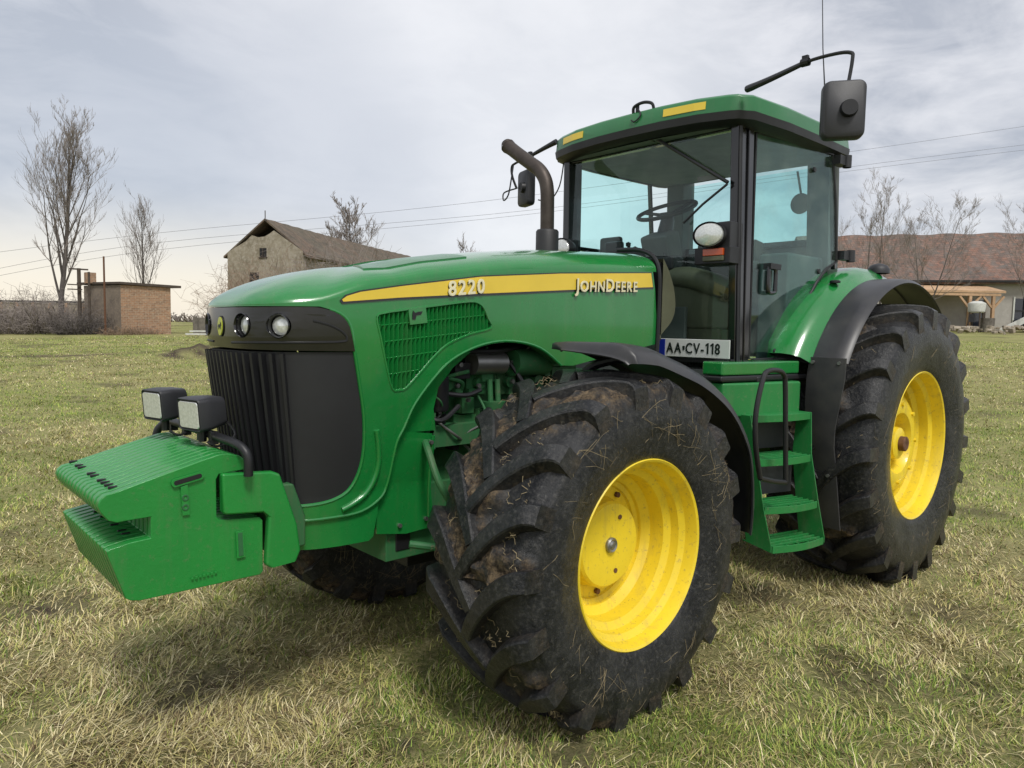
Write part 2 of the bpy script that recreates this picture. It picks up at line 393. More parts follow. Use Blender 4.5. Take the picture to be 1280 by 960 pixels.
    ca = np.ones((n, nv, 4), np.float32); ca[..., :3] = c[:, None, :]
    at = me.color_attributes.new('bc', 'FLOAT_COLOR', 'POINT'); at.data.foreach_set('color', ca.reshape(-1))
    m, nt, b = new_mat('grass blades'); q = N(nt, 'ShaderNodeAttribute', attribute_name='bc'); nt.links.new(q.outputs['Color'], b.inputs['Base Color'])
    b.inputs['Roughness'].default_value = .7; b.inputs['Specular IOR Level'].default_value = .3
    me.materials.append(m); me.polygons.foreach_set('use_smooth', [True] * len(me.polygons))
    o = bpy.data.objects.new('grass', me); link(o); tag(o, kind='stuff', label='short winter grass, part green and part dry straw, covering the meadow', cat='grass')

# ------------------------------------------------------------------ tractor: hood surface
X1, NX, HW, NE = .55, 1.304, .42, 3.6
_t = np.linspace(0, np.pi / 2, 400)
_x = np.append(X1 + (NX - X1) * np.cos(_t) ** (2 / NE), -1.2); _y = np.append(HW * np.sin(_t) ** (2 / NE), HW)
_s = np.concatenate([[0], np.cumsum(np.hypot(np.diff(_x), np.diff(_y)))])
def plan(u): return np.interp(u, _s, _x), np.interp(u, _s, _y)
def u_of_x(x): return _s[-1] - (x + 1.2)
def S(u, z, off=0.):
    u = np.asarray(u, float); z = np.asarray(z, float); sg = np.where(u < 0, -1, 1); a = abs(u)
    x, y = plan(a); x2, y2 = plan(a + .004); x0, y0 = plan(np.maximum(a - .004, 0))
    tx, ty = x2 - x0, y2 - y0; l = np.hypot(tx, ty) + 1e-9; nx, ny = ty / l, -tx / l
    x = x + nx * off; y = y + ny * off
    g = np.clip((x - X1) / (NX - X1), 0, 1) ** 1.5; lo = np.maximum(0, 1.62 - z)
    x = x - .13 * lo * g
    y = y * (1 - .10 * lo * np.clip((x - .5) / .5, 0, 1)) - .03 * np.clip((1.72 - z) / .5, 0, 1.5) ** 2 * (1 - g)
    return np.stack([x, sg * y, z + 0 * x], -1)
ZS_U = [0, .25, .42, .5, .56, .63, .70, .86, 1.06, 1.3, 1.55, 1.83, 2.2, 2.70]; ZS_Z = [1.747, 1.750, 1.758, 1.766, 1.780, 1.803, 1.824, 1.856, 1.889, 1.922, 1.948, 1.970, 1.996, 2.022]
def zs(u): return np.interp(abs(u), ZS_U, ZS_Z)
ZT_X = [-1.1, -.3, .1, .55, .75]; ZT_Z = [2.150, 2.105, 2.058, 1.985, 1.935]
def crown(u, ph):
    C = S(u, zs(u)); x = C[..., 0]; spx = np.minimum(x, .72 + 0 * x)
    blend = smooth01((x - .60) / .5); m = 2.5 - .95 * blend
    ztt = np.interp(spx, ZT_X, ZT_Z)
    c, s_ = np.cos(ph) ** (2 / m), np.sin(ph) ** (2 / 2.3)
    s2 = np.sin(ph) ** (2 / m); s_ = s_ * (1 - blend) + s2 * blend
    return np.stack([spx + (x - spx) * c, C[..., 1] * c, zs(u) + (ztt - zs(u)) * s_], -1)
def panel(mb, outer, mapf, mat, holes=(), step=.035, off=0., th=.012):
    polys = [[Vector((p[0], p[1], 0)) for p in outer]] + [[Vector((p[0], p[1], 0)) for p in h] for h in holes]
    tri = tessellate_polygon(polys); flat = [p for q in polys for p in q]
    bm = bmesh.new(); vs = [bm.verts.new(p) for p in flat]
    for t in tri:
        try: bm.faces.new([vs[i] for i in t])
        except ValueError: pass
    lo = [min(p[k] for p in outer) for k in (0, 1)]; hi = [max(p[k] for p in outer) for k in (0, 1)]
    for ax in (0, 1):
        n = int((hi[ax] - lo[ax]) / step)
        for i in range(1, n + 1):
            co = Vector((0, 0, 0)); co[ax] = lo[ax] + (hi[ax] - lo[ax]) * i / (n + 1); no = Vector((0, 0, 0)); no[ax] = 1
            bmesh.ops.bisect_plane(bm, geom=bm.verts[:] + bm.edges[:] + bm.faces[:], plane_co=co, plane_no=no, dist=1e-6)
    bmesh.ops.recalc_face_normals(bm, faces=bm.faces)
    bm.verts.index_update(); uz = np.array([v.co[:2] for v in bm.verts]); F = [tuple(v.index for v in f.verts) for f in bm.faces]
    E = [tuple(v.index for v in e.verts) for e in bm.edges if len(e.link_faces) == 1]; bm.free()
    n = len(uz); a = mapf(uz[:, 0], uz[:, 1], off); b = mapf(uz[:, 0], uz[:, 1], off - th)
    mb.add(np.concatenate([a, b]).tolist(), F + [tuple(i + n for i in reversed(f)) for f in F] + [(i, j, j + n, i + n) for i, j in E], mat)
mir = lambda P: [(-p[0], p[1]) for p in P]

T = thing('tractor', 'green farm tractor with yellow wheels, front weights and glazed cab standing on the meadow', 'tractor')

GR = [(.65, 1.57), (.674, 1.435), (.696, 1.299), (.70, 1.162), (.68, 1.059), (.633, .987), (.563, .953), (.463, .939), (.30, .935), (0., .935)]
def hood():
    H = MB()
    ins = crom([(.507, 1.747), (.589, 1.721), (.633, 1.671), (.652, 1.567), (.674, 1.435), (.696, 1.299), (.70, 1.162), (.68, 1.059), (.633, .987), (.563, .953), (.463, .939), (.30, .935)], 4)
    arch = crom([(.30, .876), (.539, .876), (.696, .884), (.802, .931), (.84, 1.0), (.87, 1.165), (.905, 1.235), (.959, 1.343), (1.072, 1.471), (1.176, 1.545), (1.335, 1.599), (1.511, 1.613), (1.698, 1.579), (1.861, 1.487)], 4)
    louv = crom([(.75, 1.712), (.79, 1.730), (.863, 1.742), (1.06, 1.770), (1.235, 1.793), (1.292, 1.788), (1.325, 1.765), (1.350, 1.72), (1.371, 1.674), (1.24, 1.643), (1.119, 1.599), (1.04, 1.54), (.983, 1.484), (.906, 1.412), (.87, 1.402), (.832, 1.409), (.80, 1.50), (.768, 1.63)], 3, True)
    for sg in (1, -1):
        out = [(0., 1.741), (.25, 1.743)] + [tuple(p) for p in ins] + [(0., .935), (0., .876)] + [tuple(p) for p in arch] + [(1.95, 1.485), (2.1, 1.51), (2.661, 1.60), (2.656, 1.692), (2.64, 1.8), (2.626, 1.915), (2.600, float(zs(2.6)))]
        out += [(u, float(zs(u))) for u in np.linspace(2.5, 0., 40)]
        hole = [tuple(p) for p in louv]
        if sg < 0: out = mir(out); hole = mir(hole)
        panel(H, out, S, 'green', holes=[hole], th=.014)
        # rolled edges
        for path, r, o_ in ((arch, .008, -.004), (ins[2:], .008, -.004)):
            H.tube([S(sg * p[0], p[1], o_).tolist() for p in path], r, 'green', 8)
        # raised bead next to the grille corner
        g = crom([(.758, 1.235), (.772, 1.16), (.776, 1.084), (.756, 1.012), (.711, .956), (.645, .923), (.59, .905)], 5)
        H.tube([S(sg * p[0], p[1], .004).tolist() for p in g], .013, 'green', 10)
    # crown
    us = np.linspace(-2.63, 2.63, 150); ph = np.linspace(0, np.pi / 2, 18) ** 1.0
    G = crown(us[:, None] + 0 * ph[None], ph[None] + 0 * us[:, None]); nu, npz = G.shape[:2]
    v = G.reshape(-1, 3).tolist(); f = [(i * npz + j, (i + 1) * npz + j, (i + 1) * npz + j + 1, i * npz + j + 1) for i in range(nu - 1) for j in range(npz - 1)]
    H.add(v, f, 'green')
    h = H.build('hood', T, smooth=38)
    # louvre: backing, fins, cross ribs
    L2 = [(p[0], p[1]) for p in louv]
    def span(u):
        zz = []
        for a, b in zip(L2, L2[1:] + L2[:1]):
            if (a[0] - u) * (b[0] - u) < 0: zz.append(a[1] + (b[1] - a[1]) * (u - a[0]) / (b[0] - a[0]))
        return (min(zz), max(zz)) if len(zz) >= 2 else None
    for sg in (1, -1):
        L = MB(); panel(L, [(sg * p[0], p[1]) for p in L2], S, 'green', off=-.030, th=.004, step=.08)
        for u in np.arange(.762, 1.37, .0225):
            sp = span(u)
            if not sp or sp[1] - sp[0] < .015: continue
            zz = np.linspace(sp[0], sp[1], 8); V = []; ff = []
            sk = .35 * (zz - 1.6) * 0
            for z_ in zz:
                for (du, o_) in ((-.009, -.03), (.001, .001), (.006, -.002), (.002, -.03)): V.append(S(sg * (u + du), z_, o_).tolist())
            for i in range(7):
                for k in range(4): ff.append((i * 4 + k, i * 4 + (k + 1) % 4, (i + 1) * 4 + (k + 1) % 4, (i + 1) * 4 + k))
            L.add(V, ff, 'green')
        for zr in (1.49, 1.56, 1.63, 1.70):
            uu = [u for u in np.linspace(.77, 1.36, 40) if span(u) and span(u)[0] + .006 < zr + .10 * (u - 1) < span(u)[1] - .006]
            if len(uu) > 2: L.tube([S(sg * u, zr + .10 * (u - 1), -.004).tolist() for u in uu], .0028, 'green', 5)
        L.tube([S(sg * p[0], p[1], -.001).tolist() for p in L2 + L2[:1]], .006, 'green', 6)
        lo = L.build('louvre', h, smooth=30)
        B = MB()
        panel(B, [(sg * (.945 + a), 1.727 + b) for a, b in ((-.045, .022), (.045, .032), (.055, -.035), (-.035, -.045))], S, 'green', off=.006, th=.03)
        panel(B, [(sg * (.945 + a), 1.727 + b) for a, b in ((-.026, -.022), (-.010, -.022), (-.006, -.004), (.018, .0), (.026, .014), (.006, .012), (-.012, .006), (-.022, .016), (-.026, .002))], S, 'black', off=.009, th=.003)
        B.build('badge', lo)
    # stripe with black outline
    st = [(.595, 1.777), (.615, 1.792), (.674, 1.811), (.861, 1.843), (1.298, 1.909), (1.826, 1.957), (2.576, 2.007), (2.597, 1.928), (1.932, 1.881), (1.3, 1.832), (.861, 1.796), (.60, 1.769)]
    so = [(.585, 1.772), (.61, 1.797), (.672, 1.817), (.861, 1.849), (1.298, 1.915), (1.826, 1.963), (2.583, 2.013), (2.606, 1.920), (1.932, 1.872), (1.3, 1.823), (.861, 1.787), (.595, 1.760)]
    for sg in (1, -1):
        Q = MB(); Q2 = MB()
        panel(Q, [(sg * a, b) for a, b in st], S, 'decal', off=.0055, th=.003); panel(Q2, [(sg * a, b) for a, b in so], S, 'blackgloss', off=.0035, th=.0025)
        s_ = Q.build('side_stripe', h); Q2.build('stripe_outline', s_)
    def lettering(word, u0, z0, slope, size, name, spacing=1.0, small=None):
        for sg in (1, -1):
            W_ = MB()
            for (mt, o0, ex, dd) in (('blackgloss', .008, .0012, .0035), ('cream', .0115, .0020, 0)):
                x0 = 0.
                for ch, sz in word:
                    if ch == ' ': x0 += sz * .3; continue
                    v, f = text_mesh(ch, sz, ex, 1)
                    w_ = v[:, 0].max()
                    bold = .0028
                    for (bx, bz) in ((0, 0), (bold, 0), (0, bold), (bold, bold)) if mt == 'cream' else ((dd, -dd), (-.001, -.003), (dd + .002, 0)):
                        uu = u0 + x0 + v[:, 0] + bx
                        if sg < 0: uu = -(2 * u0 + TW[name] - uu)
                        zz = z0 + slope * (x0 + v[:, 0]) + v[:, 1] + bz
                        W_.add(S(uu, zz, o0 + v[:, 2] + bx * .2 + bz * .1).tolist(), f, mt)
                    x0 += w_ + sz * .13
            W_.build(name, h, smooth=0)
    TW = {'maker_lettering': .53, 'model_number': .17}
    a, b_ = .098, .080
    lettering([('J', a), ('O', b_), ('H', b_), ('N', b_), ('D', a), ('E', b_), ('E', b_), ('R', b_), ('E', b_)], 1.935, 1.870, .045, a, 'maker_lettering')
    lettering([('8', .092), ('2', .092), ('2', .092), ('0', .092)], 1.105, 1.812, .11, .092, 'model_number')
    # hood top intake panel and bump
    def crown_patch(us, phs, lift, mat):
        Gp = crown(us[:, None] + 0 * phs[None], phs[None] + 0 * us[:, None]); a_, b2 = Gp.shape[:2]
        Gp = Gp + np.array([0, 0, lift]); vv = Gp.reshape(-1, 3)
        nn = len(vv); lowv = vv - np.array([0, 0, lift + .01])
        ff = [(i * b2 + j, (i + 1) * b2 + j, (i + 1) * b2 + j + 1, i * b2 + j + 1) for i in range(a_ - 1) for j in range(b2 - 1)]
        bd = [(i * b2, (i + 1) * b2) for i in range(a_ - 1)] + [(i * b2 + b2 - 1, (i + 1) * b2 + b2 - 1) for i in range(a_ - 1)] + [(j, j + 1) for j in range(b2 - 1)] + [((a_ - 1) * b2 + j, (a_ - 1) * b2 + j + 1) for j in range(b2 - 1)]
        I.add(np.concatenate([vv, lowv]).tolist(), ff + [(p, q, q + nn, p + nn) for p, q in bd], mat)
    for sg in (1, -1): I = MB(); crown_patch(sg * np.linspace(.72, 1.30, 14), np.linspace(.80, 1.36, 8), .006, 'roof_green'); I.build('hood_inset', h)
    K = MB(); P0 = Vector((1.03, .10, 1.865))
    V = []; n1, n2 = 20, 7
    for i in range(n2):
        t = i / (n2 - 1) * math.pi / 2
        for k in range(n1):
            g = 2 * math.pi * k / n1; V.append(P0 + Vector((.11 * math.cos(g) * math.cos(t), .055 * math.sin(g) * math.cos(t), .032 * math.sin(t) - .012 + .11 * math.cos(g) * math.cos(t) * -.28)))
    K.add(V, [(i * n1 + k, i * n1 + (k + 1) % n1, (i + 1) * n1 + (k + 1) % n1, (i + 1) * n1 + k) for i in range(n2 - 1) for k in range(n1)], 'roof_green')
    K.build('hood_bulge', h)
hood()

def nose():
    G = MB(); half = [tuple(p) for p in crom([(.652, 1.566)] + GR[1:9], 3)]
    poly = [(0, 1.566)] + half + [(0, .935)]
    poly = poly[1:-1] + [(-p[0], p[1]) for p in reversed(half)]
    panel(G, poly, S, 'grille', off=-.006, th=.01, step=.05)
    g = G.build('grille', T)
    Rb = MB()
    us = list(np.arange(-.36, .37, .040))
    for u in us:
        zb = .945 if abs(u) < .45 else 1.0
        zz = np.linspace(zb, 1.56, 12); V = []; ff = []
        for z_ in zz:
            for du, o_ in ((-.010, -.004), (-.006, .024), (.005, .024), (.009, -.004)): V.append(S(u + du + .0001, z_, o_).tolist())
        for i in range(11):
            for k in range(3): ff.append((i * 4 + k, i * 4 + k + 1, (i + 1) * 4 + k + 1, (i + 1) * 4 + k))
        Rb.add(V, ff, 'black')
    Rb.build('grille_ribs', g, smooth=20)
    # headlamp surround with round wells
    top = [(.0, 1.738), (.25, 1.740), (.43, 1.744), (.51, 1.742), (.587, 1.716), (.628, 1.668), (.65, 1.570)]
    tp = [tuple(p) for p in crom(top, 3)]
    poly = tp + [(.45, 1.572), (.25, 1.574), (0, 1.576), (-.25, 1.574), (-.45, 1.572)] + [(-p[0], p[1]) for p in reversed(tp)]
    LU = (.183, .350); rad = .046
    holes = [[(sg * u + rad * 1.06 * math.cos(a), 1.668 + rad * math.sin(a)) for a in np.linspace(0, 2 * np.pi, 25)[:-1]] for sg in (1, -1) for u in LU]
    P = MB(); panel(P, poly, S, 'blackgloss', holes=holes, off=.004, th=.006, step=.03)
    # styling bead below the lamps
    for sg in (1, -1):
        b = crom([(.10, 1.598), (.3, 1.603), (.5, 1.606), (.60, 1.610), (.615, 1.622), (.60, 1.645), (.55, 1.672), (.48, 1.690)], 5)
        P.tube([S(sg * p[0], p[1], .004).tolist() for p in b], .005, 'black', 6)
    p = P.build('lamp_surround', T)
    for sg in (1, -1):
        for u in LU:
            c = Vector(S(sg * u, 1.668, 0).tolist()); n = Vector((S(sg * u, 1.668, .01) - S(sg * u, 1.668, 0)).tolist()).normalized()
            n = (n + Vector((.55, 0, 0))).normalized() if u > .3 else n
            Q = MB(); q = n.to_track_quat('Z', 'Y').to_matrix()
            def ring(prof, mat, seg=32):
                v = [c + q @ Vector((r * math.cos(a), r * math.sin(a), h)) for a in np.linspace(0, 2 * np.pi, seg + 1)[:-1] for h, r in prof]
                k = len(prof); f = [(i * k + j, i * k + j + 1, ((i + 1) % seg) * k + j + 1, ((i + 1) % seg) * k + j) for i in range(seg) for j in range(k - 1)]
                Q.add(v, f, mat)
            ring([(.004, .050), (.009, .047), (.003, .043), (-.03, .040), (-.06, .038), (-.06, .0)], 'blackgloss')
            w = Q.build('lamp_well', p)
            Q = MB(); ring([(-.028, .041), (-.016, .036), (-.008, .022), (-.005, 0)], 'lens'); Q.build('headlamp_lens', w)
    # round maker badge in the middle: yellow-green field with a dark leaping animal
    B = MB(); el = [(.024 * math.cos(a), 1.662 + .038 * math.sin(a)) for a in np.linspace(0, 2 * np.pi, 29)[:-1]]
    el = [(a * (1.0), b) for a, b in el]; panel(B, [(a * 1.2, 1.662 + (b - 1.662) * 1.12) for a, b in el], S, 'black', off=.008, th=.006, step=.02)
    panel(B, el, S, 'badge', off=.011, th=.005, step=.02)
    deer = [(-.017, .002), (-.010, .010), (.002, .008), (.008, .013), (.006, .020), (.010, .014), (.015, .017), (.012, .010), (.018, .007), (.012, .003), (.008, -.002), (.014, -.010), (.007, -.007), (.002, -.003), (-.006, -.004), (-.012, -.012), (-.011, -.004)]
    panel(B, [(a, 1.660 + b) for a, b in deer], S, 'ink', off=.0125, th=.002, step=.02)
    B.build('nose_badge', p)
nose()

def front_frame():
    F_ = MB()
    half = [(0, .868), (.365, .866), (.62, .868), (.745, .892), (.80, .925), (.79, .86), (.765, .76), (.74, .745), (.55, .745), (.36, .748), (0, .75)]
    poly = half[1:-1] + [(-a, b) for a, b in reversed(half[1:-1])]
    panel(F_, poly, lambda u, z, o=0.: S(u, z, o), 'green', off=-.012, th=.03, step=.04)
    F_.box((.55, 0, .84), (1.1, .44, .17), 'green_dirty'); F_.build('front_frame', T)
    for sg in (1, -1):
        P = MB(); pts = [(.905, 1.215), (1.085, 1.19), (1.10, .96), (1.125, .745), (.97, .735), (.80, .76), (.80, .90), (.85, .985), (.875, 1.14)]
        panel(P, [(sg * a, b) for a, b in pts], S, 'green', off=-.035, th=.01, step=.05)
        P.tube([S(sg * 1.09, z_, -.03).tolist() for z_ in np.linspace(.75, 1.18, 6)], .008, 'green', 6)
        for (a, b) in ((1.075, .79), (1.08, 1.15), (.93, .78)): P.tube([S(sg * a, b, -.036).tolist(), S(sg * a, b, -.022).tolist()], .010, 'steel', 8)
        P.build('side_shield', T)
        # inner liner of the wheel arch
        Q = MB(); a2 = crom([(.90, 1.20), (.955, 1.35), (1.07, 1.475), (1.176, 1.55), (1.335, 1.605), (1.511, 1.618), (1.70, 1.585), (1.87, 1.49)], 5)
        V = []; ff = []
        for i, p in enumerate(a2):
            V += [S(sg * p[0], p[1], -.006).tolist(), S(sg * p[0] , p[1] , -.09).tolist()]
            if i: ff.append((2 * i - 2, 2 * i - 1, 2 * i + 1, 2 * i))
        Q.add(V, ff, 'green_dirty')
        lin = [(.90, 1.20), (1.12, 1.20), (1.10, 1.30), (1.12, 1.40), (1.20, 1.49), (1.30, 1.56), (1.20, 1.56), (1.07, 1.48), (.96, 1.36)]
        panel(Q, [(sg * a, b) for a, b in lin], S, 'green', off=-.06, th=.008, step=.05)
        Q.build('arch_liner', T)
front_frame()

def engine():
    E = MB(); g = 'green_dirty'
    E.box((-.25, 0, 1.12), (1.3, .34, .44), g); E.box((-.15, 0, 1.45), (1.1, .26, .26), g); E.box((-.1, 0, .86), (1.5, .36, .26), g)
    E.box((-.3, 0, 1.66), (1.2, .30, .20), 'black')
    for sg in (1, -1):
        for k in range(5):
            E.box((.33 - k * .2, sg * .19, 1.40), (.13, .07, .13), g); E.lathe([(0, .03), (.04, .03), (.04, 0)], (.33 - k * .2, sg * .22, 1.40), g, seg=12, sgn=sg)
        E.box((-.2, sg * .20, 1.22), (.95, .06, .05), g); E.box((.28, sg * .24, 1.16), (.34, .10, .10), g); E.box((.46, sg * .25, 1.19), (.05, .10, .17), g)
        for dx in (0, .0): 
            for dz in (-.05, 0, .05): E.lathe([(0, .008), (.012, .008), (.012, 0)], (.46, sg * .30, 1.19 + dz), 'black', seg=8, sgn=sg)
        E.lathe([(-.16, 0), (-.16, .045), (-.15, .05), (.0, .05), (.01, .035), (.05, .03), (.05, 0)], (.40, sg * .27, 1.44), 'black', axis='z', seg=20)
        E.lathe([(-.10, 0), (-.10, .055), (.10, .055), (.10, 0)], (.10, sg * .27, 1.50), 'steel', axis='x', seg=20)
        E.lathe([(-.12, .05), (-.12, .07), (.12, .07), (.12, 0)], (-.18, sg * .27, 1.50), g, axis='x', seg=20)
        E.tube([(.10, sg * .29, 1.42), (.10, sg * .30, 1.30)], .014, g); E.tube([(.05, sg * .29, 1.42), (.05, sg * .30, 1.30)], .014, g)
        E.lathe([(-.04, 0), (-.04, .05), (.03, .06), (.03, 0)], (.07, sg * .29, 1.28), g, axis='z', seg=18)
        for q in ([(.36, sg * .29, 1.36), (.26, sg * .31, 1.35), (.16, sg * .29, 1.37)], [(.30, sg * .26, 1.56), (.1, sg * .32, 1.56), (-.1, sg * .28, 1.58)], [(-.05, sg * .27, 1.5), (-.1, sg * .33, 1.38), (-.2, sg * .30, 1.2)], [(.5, sg * .26, 1.28), (.42, sg * .32, 1.24), (.3, sg * .3, 1.3)]):
            E.tube([tuple(p) for p in crom(q, 5)], .012, 'black', 8)
        for k in range(16):
            x_, z_ = random.uniform(-.3, .5), random.uniform(1.05, 1.55); q = [(x_, sg * .24, z_)]
            for _ in range(3): q.append((q[-1][0] + random.uniform(-.12, .10), sg * random.uniform(.24, .33), q[-1][2] + random.uniform(-.09, .09)))
            E.tube([tuple(p) for p in crom(q, 5)], random.choice([.005, .007, .010]), random.choice(['black', g, 'steel', g]), 7)
        for k in range(34):
            x_ = random.uniform(-.35, .45); z_ = random.uniform(1.08, 1.55)
            E.box((x_, sg * random.uniform(.19, .25), z_), (random.uniform(.03, .12), .06, random.uniform(.02, .08)), random.choice([g, g, g, 'black']))
            E.lathe([(0, .012), (.015, .012), (.015, 0)], (x_ + .02, sg * .27, z_ + .03), 'steel', seg=6, sgn=sg)
    E.build('engine', T, bevel=.006)
    A = MB()
    A.beam((0, -.72, .74), (0, .72, .74), .16, .16, g, (1, 0, 0)); A.lathe([(-.17, .0), (-.17, .12), (-.08, .17), (.08, .17), (.17, .12), (.17, 0)], (.0, 0, .74), g, seg=24)
    for sg in (1, -1):
        A.lathe([(-.10, 0), (-.10, .12), (.06, .15), (.10, .20), (.14, .20), (.14, 0)], (0, sg * .74, .74), g, seg=28, sgn=sg)
        A.tube([(.14, sg * .18, .80), (.16, sg * .45, .78), (.12, sg * .68, .76)], .024, 'steel'); A.tube([(.14, sg * .12, .80), (.15, sg * .35, .79)], .045, 'black')
        A.tube([tuple(p) for p in crom([(.50, sg * .30, 1.16), (.56, sg * .42, 1.12), (.55, sg * .50, .98), (.45, sg * .52, .85), (.25, sg * .5, .80), (.12, sg * .6, .80)], 6)], .016, 'green_dirty')
        A.box((.05, sg * .55, .62), (.14, .2, .06), g); A.box((.60, sg * .26, .70), (.08, .05, .10), 'black')
        A.tube([(.62, sg * .36, .70), (.40, sg * .5, .66), (.15, sg * .62, .70)], .018, g)
    A.box((.38, 0, .68), (.62, .56, .14), g); A.box((.30, 0, .57), (.40, .34, .10), 'black'); A.build('front_axle', T, bevel=.005)
    X = MB(); X.beam((-2.97, -1.0, .92), (-2.97, 1.0, .92), .22, .22, g, (1, 0, 0)); X.box((-2.6, 0, .95), (1.5, .5, .6), g); X.box((-1.6, 0, .95), (1.3, .44, .5), g)
    for sg in (1, -1): X.lathe([(-.3, .20), (0, .17), (.22, .13), (.22, 0)], (-2.97, sg * .55, .92), g, seg=24, sgn=sg)
    X.box((-2.0, -.62, .82), (1.1, .5, .5), 'green'); X.build('rear_transmission', T, bevel=.01)
engine()

# ------------------------------------------------------------------ wheels
def tyre(mb, R0, Wt, rb, rimw, nl, lug, k_ang, mudamt, seed):
    """built around the origin, axis y"""
    Rc = R0 - lug; hw = Wt / 2
    prof = [(-rimw / 2 + .01, rb - .015), (-rimw / 2 - .012, rb + .012), (-hw * .97, rb + (Rc - rb) * .30), (-hw, rb + (Rc - rb) * .52), (-hw * .965, rb + (Rc - rb) * .78), (-hw * .89, Rc - .040), (-hw * .74, Rc - .014), (-hw * .36, Rc - .003), (0, Rc)]
    prof = prof + [(-a, b) for a, b in reversed(prof[:-1])]
    P = np.array([p for p in crom(prof, 5)]); n = len(P); seg = 300
    ph = np.linspace(0, 2 * np.pi, seg, endpoint=False)
    Rg = np.tile(P[:, 1], (seg, 1)); Wg = np.tile(P[:, 0], (seg, 1)); Ph = np.tile(ph[:, None], (1, n))
    tread = np.clip((.97 - np.abs(Wg) / hw) / .10, 0, 1) * (Rg > Rc - .10)
    nz = np.zeros_like(Rg)
    nz = fbm(Ph * R0 + 50, Wg + 3 + seed, 3.2, 4, seed); nz2 = fbm(Ph * R0 + 20, Wg + 9, 16, 3, seed + 3)
    mud = tread * smooth01((nz - (.62 - mudamt)) / .12)
    nz3 = fbm(Ph * R0, Rg * 3 + 9, 9, 3, seed + 5)
    side = (np.abs(Wg) > hw * .9)
    Rd = Rg + mud * lug * (.05 + 1.25 * np.clip(nz2 - .12, 0, 1)) + tread * .006 * (fbm(Ph * R0, Wg, 45, 2, seed + 9) - .5)
    Wd = Wg + np.sign(Wg) * side * .004 * nz3
    v = np.stack([Rd * np.cos(Ph), Wd, Rd * np.sin(Ph)], -1).reshape(-1, 3)
    f = [(i * n + j, i * n + j + 1, ((i + 1) % seg) * n + j + 1, ((i + 1) % seg) * n + j) for i in range(seg) for j in range(n - 1)]
    mb.add(v.tolist(), f, 'rubber'); mudv = [mud.reshape(-1)]
    prw = P[:, 0]; prr = P[:, 1]
    half = P[n // 2:]  # w >= 0
    def carc(w): return np.interp(abs(w), half[:n // 2, 0][np.argsort(half[:n // 2, 0])], half[:n // 2, 1][np.argsort(half[:n // 2, 0])]) if abs(w) < hw * .9 else np.interp(abs(w) / hw, [.9, 1.0], [Rc - .035, Rc - .10])
    K = 14
    for sd in (1, -1):
        for i in range(nl):
            p0 = 2 * math.pi * (i + (.5 if sd < 0 else 0)) / nl + .013 * math.sin(i * 7.3 + seed)
            V = []; top = []
            for k in range(K + 1):
                t = k / K; w = sd * (-.03 * Wt / .6 + t * (hw * .985 + .03 * Wt / .6)); vv = max(0, abs(w) / hw if w * sd > 0 else -abs(w) / hw)
                a = p0 + k_ang * (1 - (1 - t) ** 1.65); da = k_ang * 1.65 * (1 - t) ** .65
                # path direction for perpendicular offset
                dw = hw; dl = da * Rc; l = math.hypot(dw, dl); ndw, ndl = -dl / l * sd, dw / l
                wt = (.050 + .032 * t) * .5; wb = wt + .014
                rt = R0 - .028 * t ** 2.6 - .022 * smooth01((t - .88) / .12); rc = Rc - .04 - .10 * smooth01((t - .72) / .28)
                for (o, r_) in ((-wb, rc), (-wt, rt - .007), (-wt + .006, rt), (wt - .006, rt), (wt, rt - .007), (wb, rc)):
                    ww = w + ndw * o; aa = a + ndl * o / Rc
                    ww = sd * min(sd * ww, hw * (1.0 if r_ == rc else .995))
                    V.append((r_ * math.cos(aa), ww, r_ * math.sin(aa)))
            ff = []
            for k in range(K):
                for j in range(5): ff.append((k * 6 + j, k * 6 + j + 1, (k + 1) * 6 + j + 1, (k + 1) * 6 + j))
            ff += [tuple(range(6)), tuple(K * 6 + j for j in range(5, -1, -1))]
            mb.add(V, ff, 'rubber'); mudv.append(np.array([.6, .0, .0, .0, .0, .6] * (K + 1)))
    # straw stuck in the tread and on the sidewall
    rs = random.Random(seed); cnt = 0
    V = []; ff = []
    for i in range(1500 if mudamt > .1 else 800):
        onside = rs.random() < .30
        a = rs.uniform(0, 2 * math.pi)
        if onside:
            if vnoise(a * 2.2, seed + .5, 1.0, seed) < .45 and rs.random() < .8: continue
            r_ = rs.uniform(rb + .05, Rc - .04); w = hw * (1.0 if .35 < (r_ - rb) / (Rc - rb) < .7 else .975) + .003; sd = rs.choice((1, 1, -1))
            d = rs.uniform(0, 2 * math.pi); L = rs.uniform(.03, .19); b2 = rs.uniform(-.05, .05); pts = []
            for k in range(5):
                s_ = (k / 4 - .5) * L; rr = r_ + s_ * math.sin(d) + b2 * math.cos(k / 4 * 3) ; aa = a + (s_ * math.cos(d)) / r_
                rr = min(rr, Rc - .05); ws = hw * np.interp((rr - rb) / (Rc - rb), [0, .3, .52, .78, 1], [.86, .97, 1, .965, .9]) + .004
                pts.append((rr * math.cos(aa), sd * ws, rr * math.sin(aa)))
            r0_ = rs.uniform(.0004, .0009)
        else:
            if mudamt < .1 and rs.random() < .5: continue
            w = rs.uniform(-.85, .85) * hw; base = Rc + rs.uniform(.004, .02)
            if vnoise(a * R0 * 3.2, w * 3.2 + 30, 1.0, seed) < .5 and rs.random() < .85: continue
            d = rs.uniform(0, 6.28); L = rs.uniform(.015, .07); pts = []
            for k in range(4):
                s_ = (k / 3 - .5) * L; aa = a + s_ * math.cos(d) / Rc; pts.append(((base + .01 * math.sin(k * 2)) * math.cos(aa), w + s_ * math.sin(d), (base + .01 * math.sin(k * 2)) * math.sin(aa)))
            r0_ = rs.uniform(.0006, .0014)
